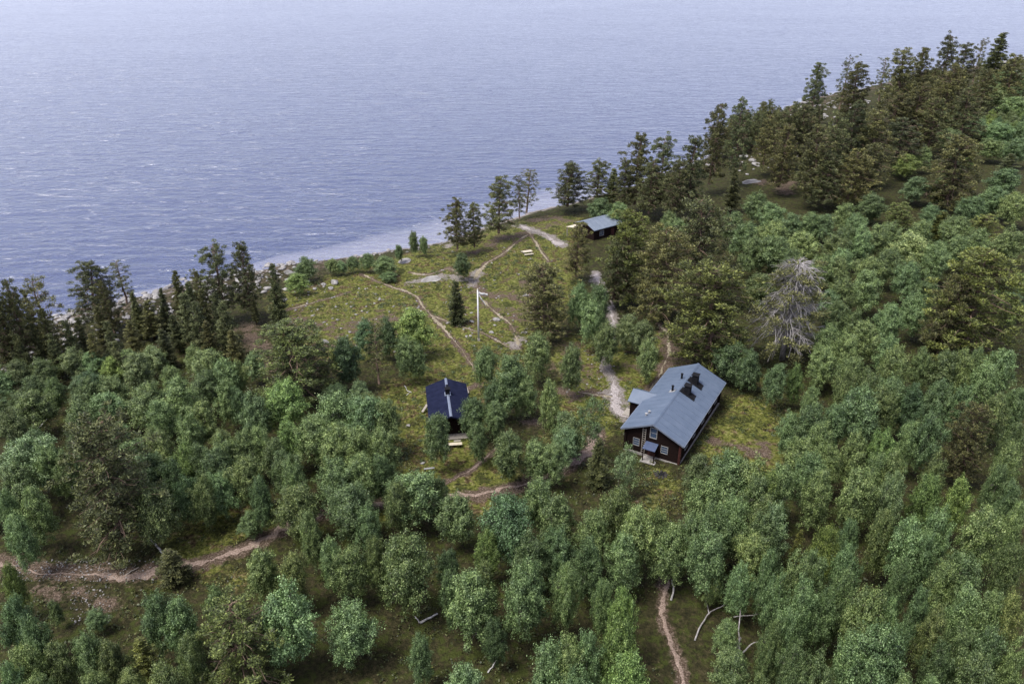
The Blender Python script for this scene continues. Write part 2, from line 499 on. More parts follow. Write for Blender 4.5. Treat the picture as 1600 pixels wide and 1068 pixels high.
def build_ground():
    X = axis(-95, 150, 0.62, 2600, 26)
    Y = np.concatenate([35 - np.cumsum(np.geomspace(1, 2000, 20))[::-1], np.arange(35, 215, 0.62), 215 + np.cumsum(np.geomspace(0.9, 1500, 60))])
    gx, gy = np.meshgrid(X, Y)
    x, y = gx.ravel(), gy.ravel()
    z = ground(x, y)
    cover = np.zeros((len(x), 4), np.float32); cover[:, 3] = 1
    near = (np.abs(x) < 260) & (y > 20) & (y < 400)
    xs, ys = x[near], y[near]
    br = np.zeros(len(xs)); pa = np.zeros(len(xs))
    for k, P, w in PATH_W:
        d = line_dist(xs, ys, P)
        f = np.clip(1 - (d - w * 0.3) / (w * 0.9 + 0.35), 0, 1) * 0.8
        if k == "g": pa = np.maximum(pa, f)
        else: br = np.maximum(br, f)
    for k, P, w in PATCH_W:
        d = line_dist(xs, ys, P) if len(P) > 1 else np.hypot(xs - P[0, 0], ys - P[0, 1])
        f = np.clip(1.0 - d / w * 0.5, 0, 1) * (0.72 if k != "f" else 0.52)
        if k == "p": pa = np.maximum(pa, f)
        else: br = np.maximum(br, f)
    d = shore_d(xs, ys)
    # shore: beach sand in the bay, stones elsewhere
    sx = np.interp(xs, [-60, -45, -30, 18, 30], [0.0, 0.3, 0.9, 1, 0.1])
    pa = np.maximum(pa, np.clip(1.0 - np.abs(d - 0.5) / 2.2, 0, 1) * 0.9 * sx)
    lf = np.clip((-24 - xs) / 10, 0, 1)                       # stony, brown ground under the left shore pines
    br = np.maximum(br, np.clip(1.15 - d / 22.0, 0, 1) * 0.52 * lf * (d > 0))
    rt = np.clip((xs - 45) / 25, 0, 1)
    br = np.maximum(br, np.clip(1.2 - d / 26.0, 0, 1) * 0.5 * rt * (d > 0))
    pa = np.maximum(pa, np.clip(1.1 - d / 14.0, 0, 1) * 0.42 * np.maximum(lf, rt) * (d > 0))
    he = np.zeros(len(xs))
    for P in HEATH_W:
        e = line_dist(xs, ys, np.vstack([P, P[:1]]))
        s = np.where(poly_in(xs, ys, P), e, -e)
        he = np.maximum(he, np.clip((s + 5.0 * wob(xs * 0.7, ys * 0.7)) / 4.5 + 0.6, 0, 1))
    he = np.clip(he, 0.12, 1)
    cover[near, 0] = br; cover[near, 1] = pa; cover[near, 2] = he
    nx, ny = len(X), len(Y)
    i = np.arange(nx - 1)[None, :] + nx * np.arange(ny - 1)[:, None]
    F = np.stack([i, i + 1, i + nx + 1, i + nx], -1).reshape(-1, 4)
    me = np_mesh("ground", np.stack([x, y, z], 1), F, True)
    a = me.color_attributes.new("cover", 'FLOAT_COLOR', 'POINT')
    a.data.foreach_set("color", cover.ravel())
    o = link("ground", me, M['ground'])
    tag(o, kind="structure")

build_ground()

w = MB()

w.v = [(-9000, -3000, 0.0), (9000, -3000, 0.0), (9000, 14000, 0.0), (-9000, 14000, 0.0)]
w.f = [(0, 1, 2, 3)]
tag(w.obj("lake", M['water']), kind="structure")

rng = np.random.default_rng(7)

def build_path(P, width, mat):
    seg = np.hypot(*np.diff(P, axis=0).T)
    s = np.concatenate([[0], np.cumsum(seg)])
    n = max(8, int(s[-1] / 0.35))
    t = np.linspace(0, s[-1], n)
    x = np.interp(t, s, P[:, 0]); y = np.interp(t, s, P[:, 1])
    k = np.ones(7) / 7
    xs = np.convolve(np.pad(x, 3, mode='edge'), k, 'valid'); ys = np.convolve(np.pad(y, 3, mode='edge'), k, 'valid')
    tx = np.gradient(xs); ty = np.gradient(ys)
    L = np.hypot(tx, ty) + 1e-9
    nxv, nyv = -ty / L, tx / L
    taper = np.clip(np.minimum(t, s[-1] - t) / 1.2, 0.1, 1)
    rows = []
    sm = lambda a, m: np.convolve(np.pad(a, m, mode='edge'), np.ones(2 * m + 1) / (2 * m + 1), 'valid')
    brk = np.clip(0.85 + 2.0 * sm(rng.standard_normal(n), 6), 0.12, 1.5)
    taper = taper * brk
    off = 0.3 * width * sm(rng.standard_normal(n), 5) * 2
    xs = xs + nxv * off; ys = ys + nyv * off
    wl = width * 0.36 * taper * (1 + 0.45 * rng.standard_normal(n).clip(-1.2, 1.2))
    wr = width * 0.36 * taper * (1 + 0.45 * rng.standard_normal(n).clip(-1.2, 1.2))
    for q, ww in ((-1, wl), (-0.4, wl), (0.4, wr), (1, wr)):
        px = xs + nxv * ww * q; py = ys + nyv * ww * q
        edge = 0.012 if abs(q) == 1 else 0.05
        rows.append(np.stack([px, py, ground(px, py) + edge], 1))
    V = np.concatenate(rows)
    i = np.arange(n - 1)
    F = np.concatenate([np.stack([i + a * n, i + 1 + a * n, i + 1 + (a + 1) * n, i + (a + 1) * n], 1) for a in range(3)])
    F = F[:, ::-1]
    o = link("footpath", np_mesh("footpath", V, F, True), mat)
    tag(o, kind="structure")

for k, P, w_ in PATH_W:
    build_path(P, w_, {'e': M['earth_path'], 'p': M['pale_path'], 'g': M['gravel_path']}[k])

# ------------------------------------------------------------------ foliage assets
def unit(v):
    return v / (np.linalg.norm(v, axis=-1, keepdims=True) + 1e-9)

def rhombi(c, n, a_dir, length, width):
    """leaf quads: centre c, normal n, long axis near a_dir"""
    a = unit(a_dir - (a_dir * n).sum(-1, keepdims=True) * n)
    b = np.cross(n, a)
    la = a * (length * 0.5)[:, None]; wb = b * (width * 0.5)[:, None]
    V = np.stack([c - la, c + wb - la * 0.1, c + la, c - wb - la * 0.1], 1).reshape(-1, 3)
    F = np.arange(len(c) * 4).reshape(-1, 4)
    return V, F

def puff(rg, centre, rad, n, flat=0.8, shell=0.45):
    d = unit(rg.standard_normal((n, 3)))
    d[:, 2] = np.where(rg.random(n) < 0.35, np.abs(d[:, 2]), d[:, 2])
    r = rg.random(n) ** shell
    p = d * r[:, None] * rad
    p[:, 2] *= flat
    return centre + p, d

def limb(rg, a, b, sag=0.0, wobble=0.12, n=4):
    a, b = np.array(a, float), np.array(b, float)
    t = np.linspace(0, 1, n)[:, None]
    p = a + (b - a) * t
    p[1:-1] += rg.standard_normal((n - 2, 3)) * wobble * np.linalg.norm(b - a)
    p[:, 2] += sag * (t[:, 0] - t[:, 0] ** 2) * 4
    return p

BIRCH_H, BIRCH_W = 7.0, 4.6
def birch_asset(seed, stems=1, narrow=False, sparse=False):
    rg = np.random.default_rng(100 + seed)
    tr, br = MB(), MB()
    H, W = BIRCH_H, BIRCH_W
    tops = []
    for s in range(stems):
        lean = rg.standard_normal(2) * (0.35 if stems == 1 else 0.75)
        base = rg.standard_normal(2) * (0.0 if s == 0 else 0.3)
        hgt = H * (0.88 if s == 0 else rg.uniform(0.6, 0.85))
        z = np.linspace(-0.15, hgt, 7)
        cx = base[0] + lean[0] * (z / H) ** 1.3 + np.cumsum(rg.standard_normal(7) * 0.09)
        cy = base[1] + lean[1] * (z / H) ** 1.3 + np.cumsum(rg.standard_normal(7) * 0.09)
        cx += base[0] - cx[0]; cy += base[1] - cy[0]
        r = np.linspace(0.15 if s == 0 else 0.11, 0.03, 7)
        pts = np.stack([cx, cy, z], 1)
        (tr if s == 0 else br).tube(pts, r, 6)
        tops.append(pts)
    # a few big boughs give the crown its lobes, small tufts cover them
    nl = int(rg.integers(11, 17)) if not sparse else 9
    lobes = []
    rz, zc = (0.40, 0.575) if not narrow else (0.43, 0.555)
    for i in range(nl):
        t = (i + rg.uniform(0.1, 0.9)) / nl
        ang = i * 2.399 + rg.uniform(-0.5, 0.5)
        prof = np.interp(t, [0, .25, .5, .75, 1], [.55, .92, .95, .68, .12] if not narrow else [.5, .82, .82, .58, .10])
        rr = W * 0.5 * prof * rg.uniform(0.5, 0.95)
        zz = H * (0.29 + 0.60 * t)
        lobes.append((np.array([math.cos(ang) * rr, math.sin(ang) * rr, zz]), W * 0.5 * rg.uniform(0.26, 0.48) * (1 - 0.25 * t)))
    lobes.append((np.array([0.1, 0, H * 0.5]), W * 0.36)); lobes.append((np.array([0, 0.1, H * 0.68]), W * 0.28)); lobes.append((np.array([0, 0, H * 0.42]), W * 0.27))
    V, F, off = [], [], 0
    for lc, lr in lobes:
        st = tops[rg.integers(len(tops))]
        k = int(np.clip(np.searchsorted(st[:, 2], lc[2] * rg.uniform(0.45, 0.75)), 1, 6))
        br.tube(limb(rg, st[k], lc, 0.1, 0.08), np.linspace(0.05, 0.02, 4), 3, False)
        nt_ = int((17 if not sparse else 7) * (lr / 1.0) ** 2) + 5
        for q in range(nt_):
            d = unit(rg.standard_normal(3)); d[2] = abs(d[2]) if rg.random() < 0.45 else d[2]
            c = lc + d * lr * np.array([1, 1, 1.2]) * rg.uniform(0.55, 1.25)
            if c[2] < 1.35: continue
            if rg.random() < 0.5:
                br.tube(limb(rg, lc, c, 0.03, 0.06, 3), [0.018, 0.012, 0.006], 3, False)
            rad = rg.uniform(0.20, 0.44)
            n = int((118 if not sparse else 75) * (rad / 0.36) ** 2)
            cc, dd = puff(rg, c, rad, n, 0.8, 0.5)
            sp = unit(d + np.array([0, 0, rg.uniform(-0.5, 0.5)]))       # spray direction
            along = ((cc - c) * sp).sum(-1, keepdims=True)
            cc = cc + sp * along * rg.uniform(0.3, 1.3) + (rg.random((n, 1)) ** 6) * dd * 0.35
            cc[:, 2] -= (rg.random(n) ** 2.5) * 0.5 * rad
            nr = unit(dd * 0.65 + d * 0.45 + np.array([0, 0, 0.4]) + rg.standard_normal((n, 3)) * 0.6)
            ln = rg.uniform(0.08, 0.165, n)
            v, f = rhombi(cc, nr, rg.standard_normal((n, 3)) + np.array([0, 0, -0.6]), ln, ln * 0.74)
            V.append(v); F.append(f + off); off += len(v)
    crown = np_mesh("birch_crown", np.concatenate(V), np.concatenate(F))
    crown.materials.append(M['birch_leaf'])
    trunk = tr.mesh("birch_trunk", True)
    trunk.materials.append(M['birch_bark'])
    b = br.mesh("birch_branches")
    b.materials.append(M['birch_twig'])
    return trunk, crown, b

PINE_H, PINE_W = 12.0, 5.6
def pine_asset(seed, style="old"):
    rg = np.random.default_rng(300 + seed)
    H, W = PINE_H, PINE_W
    tr, br = MB(), MB()
    lean = rg.standard_normal(2) * 0.45
    z = np.linspace(-0.2, H * 0.96, 8)
    cx = lean[0] * (z / H) ** 1.5 + rg.standard_normal(8) * 0.06; cy = lean[1] * (z / H) ** 1.5 + rg.standard_normal(8) * 0.06
    st = np.stack([cx, cy, z], 1)
    tr.tube(st, np.linspace(0.24, 0.04, 8), 7)
    V, F, off = [], [], 0
    t0 = {"old": 0.20, "round": 0.12, "sparse": 0.28}[style]
    nb = {"old": 84, "round": 104, "sparse": 40}[style]
    nn = {"old": 150, "round": 150, "sparse": 95}[style]
    side = rg.uniform(0, 2 * math.pi)
    for i in range(nb):
        t = t0 + (1 - t0) * ((i + rg.random()) / nb)
        u = (t - t0) / (1 - t0)
        if style == "old":
            prof = np.interp(u, [0, .2, .5, .75, .92, 1], [.66, .98, .86, .64, .36, .12])
        elif style == "round":
            prof = np.interp(u, [0, .2, .5, .75, .92, 1], [.85, 1, .98, .8, .5, .15])
        else:
            prof = np.interp(u, [0, .2, .5, .75, .92, 1], [.5, .8, .85, .72, .55, .2])
        ang = i * 2.399 + rg.uniform(-0.5, 0.5)
        L = W * 0.5 * prof * rg.uniform(0.55, 1.08) * (1 + 0.15 * math.cos(ang - side))
        zb = H * t * 0.97
        k = np.array([np.interp(zb, z, cx), np.interp(zb, z, cy), zb])
        rise = L * np.interp(u, [0, .5, 1], [-0.12, 0.12, 0.55]) + rg.uniform(-0.15, 0.15)
        tip = k + np.array([math.cos(ang) * L, math.sin(ang) * L, rise])
        p = limb(rg, k, tip, 0.06 * L, 0.05)
        br.tube(p, np.linspace(0.06 * (1 - 0.6 * u) + 0.01, 0.012, 4), 3, False)
        for s in ((1.0, 0.78, 0.55, 0.3) if L > 1.5 else ((1.0, 0.6) if L > 0.8 else (0.8,))):
            if rg.random() < 0.1:
                continue
            c = k + (tip - k) * s + rg.standard_normal(3) * np.array([.34, .34, .26]) * (0.6 + 0.4 * L / 2)
            if s < 1:
                br.tube(limb(rg, k + (tip - k) * s * 0.6, c, 0, 0.04, 3), [0.02, 0.014, 0.008], 3, False)
            rad = rg.uniform(0.26, 0.52) * (0.9 if s < 0.6 else 1)
            n = int(nn * (rad / 0.55) ** 2)
            cc, d = puff(rg, c, rad, n, 0.72, 0.5)
            up = unit(d * 0.7 + np.array([0, 0, 0.5]) + rg.standard_normal((n, 3)) * 0.35)
            nr = unit(np.cross(up, rg.standard_normal((n, 3))) + np.array([0, 0, 0.45]) * 1.0)
            ln = rg.uniform(0.16, 0.30, n)
            v, f = rhombi(cc, nr, up, ln, ln * 0.34)
            V.append(v); F.append(f + off); off += len(v)
    crown = np_mesh("pine_crown", np.concatenate(V), np.concatenate(F))
    crown.materials.append(M['pine_needle'])
    a = tr.mesh("pine_trunk", True); a.materials.append(M['pine_bark'])
    b = br.mesh("pine_branches"); b.materials.append(M['pine_bark'])
    return a, crown, b

CONE_H, CONE_W = 8.0, 2.8
def cone_asset(seed, style="spruce"):
    rg = np.random.default_rng(500 + seed)
    H, W = CONE_H, CONE_W
    tr, br = MB(), MB()
    z = np.linspace(-0.15, H, 6)
    st = np.stack([rg.standard_normal(6) * 0.03, rg.standard_normal(6) * 0.03, z], 1)
    tr.tube(st, np.linspace(0.13, 0.012, 6), 6)
    V, F, off = [], [], 0
    nb = 85 if style == "spruce" else 62
    for i in range(nb):
        u = (i + rg.random()) / nb
        t = 0.05 + 0.93 * u if style == "spruce" else 0.10 + 0.88 * u
        L = W * 0.5 * ((1 - u) ** 0.72 * 0.95 + 0.08) * rg.uniform(0.6, 1.1)
        if u < 0.12: L *= 0.75
        ang = i * 2.399 + rg.uniform(-0.4, 0.4)
        zb = H * t
        k = np.array([0, 0, zb])
        rise = (-0.28 if style == "spruce" else 0.32) * L + rg.uniform(-0.08, 0.08)
        tip = k + np.array([math.cos(ang) * L, math.sin(ang) * L, rise])
        br.tube(limb(rg, k, tip, 0, 0.03, 3), [0.03 * (1 - u) + 0.008, 0.014, 0.006], 3, False)
        for s in ((1.0, 0.6, 0.3) if L > 0.7 else (0.9, 0.4)):
            c = k + (tip - k) * s + rg.standard_normal(3) * 0.08
            rad = rg.uniform(0.28, 0.46) * (0.6 + 0.5 * (1 - u))
            n = int(85 * (rad / 0.32) ** 1.6)
            cc, d = puff(rg, c, rad, n, 0.6, 0.5)
            od = np.array([math.cos(ang), math.sin(ang), 0.1 if style == "spruce" else 0.7])
            up = unit(d * 0.5 + od * 0.5 + rg.standard_normal((n, 3)) * 0.35)
            nr = unit(np.cross(up, rg.standard_normal((n, 3))) + np.array([0, 0, 0.5]))
            ln = rg.uniform(0.12, 0.24, n)
            v, f = rhombi(cc, nr, up, ln, ln * 0.36)
            V.append(v); F.append(f + off); off += len(v)
    crown = np_mesh("conifer_crown", np.concatenate(V), np.concatenate(F))
    crown.materials.append(M['spruce_needle'] if style == "spruce" else M['pine_needle'])
    a = tr.mesh("conifer_trunk", True); a.materials.append(M['pine_bark'])
    b = br.mesh("conifer_branches"); b.materials.append(M['pine_bark'])
    return a, crown, b

def dying_pine_asset(seed):
    rg = np.random.default_rng(700 + seed)
    H, W = PINE_H, PINE_W
    tr, br = MB(), MB()
    z = np.linspace(-0.2, H * 0.95, 8)
    st = np.stack([rg.standard_normal(8) * 0.05, rg.standard_normal(8) * 0.05, z], 1)
    tr.tube(st, np.linspace(0.24, 0.03, 8), 7)
    V, F, off = [], [], 0
    for i in range(170):
        u = (i + rg.random()) / 170
        ang = i * 2.399 + rg.uniform(-.4, .4)
        L = W * 0.5 * np.interp(u, [0, .3, .6, .9, 1], [.9, 1.1, .85, .6, .3]) * rg.uniform(.6, 1.1)
        k = np.array([0, 0, H * (0.15 + 0.82 * u)])
        tip = k + np.array([math.cos(ang) * L, math.sin(ang) * L, -0.35 * L + 0.5 * u])
        p = limb(rg, k, tip, 0.45 * L, 0.06, 5)
        br.tube(p, np.linspace(0.05, 0.018, 5), 3, False)
        for q in range(8):
            s = rg.uniform(0.3, 1.0)
            m = p[int(s * 4)] if s < 1 else tip
            e = m + np.array([math.cos(ang + rg.uniform(-.9, .9)), math.sin(ang + rg.uniform(-.9, .9)), rg.uniform(-.8, .15)]) * rg.uniform(.4, .9)
            br.tube(limb(rg, m, e, 0.08, 0.06, 3), [0.022, 0.016, 0.01], 3, False)
        if rg.random() < 0.6:
            c = tip + rg.standard_normal(3) * 0.2
            n = 110
            cc, d = puff(rg, c, 0.55, n, 0.6, 0.5)
            up = unit(d + np.array([0, 0, 0.3]) + rg.standard_normal((n, 3)) * 0.3)
            nr = unit(np.cross(up, rg.standard_normal((n, 3))) + np.array([0, 0, 0.4]))
            ln = rg.uniform(0.15, 0.28, n)
            v, f = rhombi(cc, nr, up, ln, ln * 0.34)
            V.append(v); F.append(f + off); off += len(v)
    crown = np_mesh("pine_crown", np.concatenate(V), np.concatenate(F))
    crown.materials.append(M['pine_needle'])
    a = tr.mesh("pine_trunk", True); a.materials.append(M['grey_wood'])
    b = br.mesh("pine_branches"); b.materials.append(M['grey_wood'])
    return a, crown, b

ASSET = {
    'B': [birch_asset(i, 1 + (i % 3 == 1), i % 4 == 3) for i in range(14)],
    'n': [birch_asset(20 + i, 1, True) for i in range(3)],
    'b': [birch_asset(30 + i, 3, False) for i in range(4)],
    'q': [birch_asset(40 + i, 2, False, True) for i in range(2)],
    'P': [pine_asset(i, "old") for i in range(8)],
    'R': [pine_asset(20 + i, "round") for i in range(4)],
    'p': [pine_asset(40 + i, "sparse") for i in range(3)],
    'N': [cone_asset(i, "spruce") for i in range(3)],
    'S': [cone_asset(20 + i, "pine") for i in range(4)],
    'D': [dying_pine_asset(0)],
}
SIZE = {'B': (7.0, 4.6), 'n': (7.0, 4.6), 'b': (7.0, 4.6), 'q': (7.0, 4.6), 'P': (12, 5.6), 'R': (12, 5.6), 'p': (12, 5.6), 'D': (12, 5.6), 'N': (8, 2.8), 'S': (8, 2.8)}

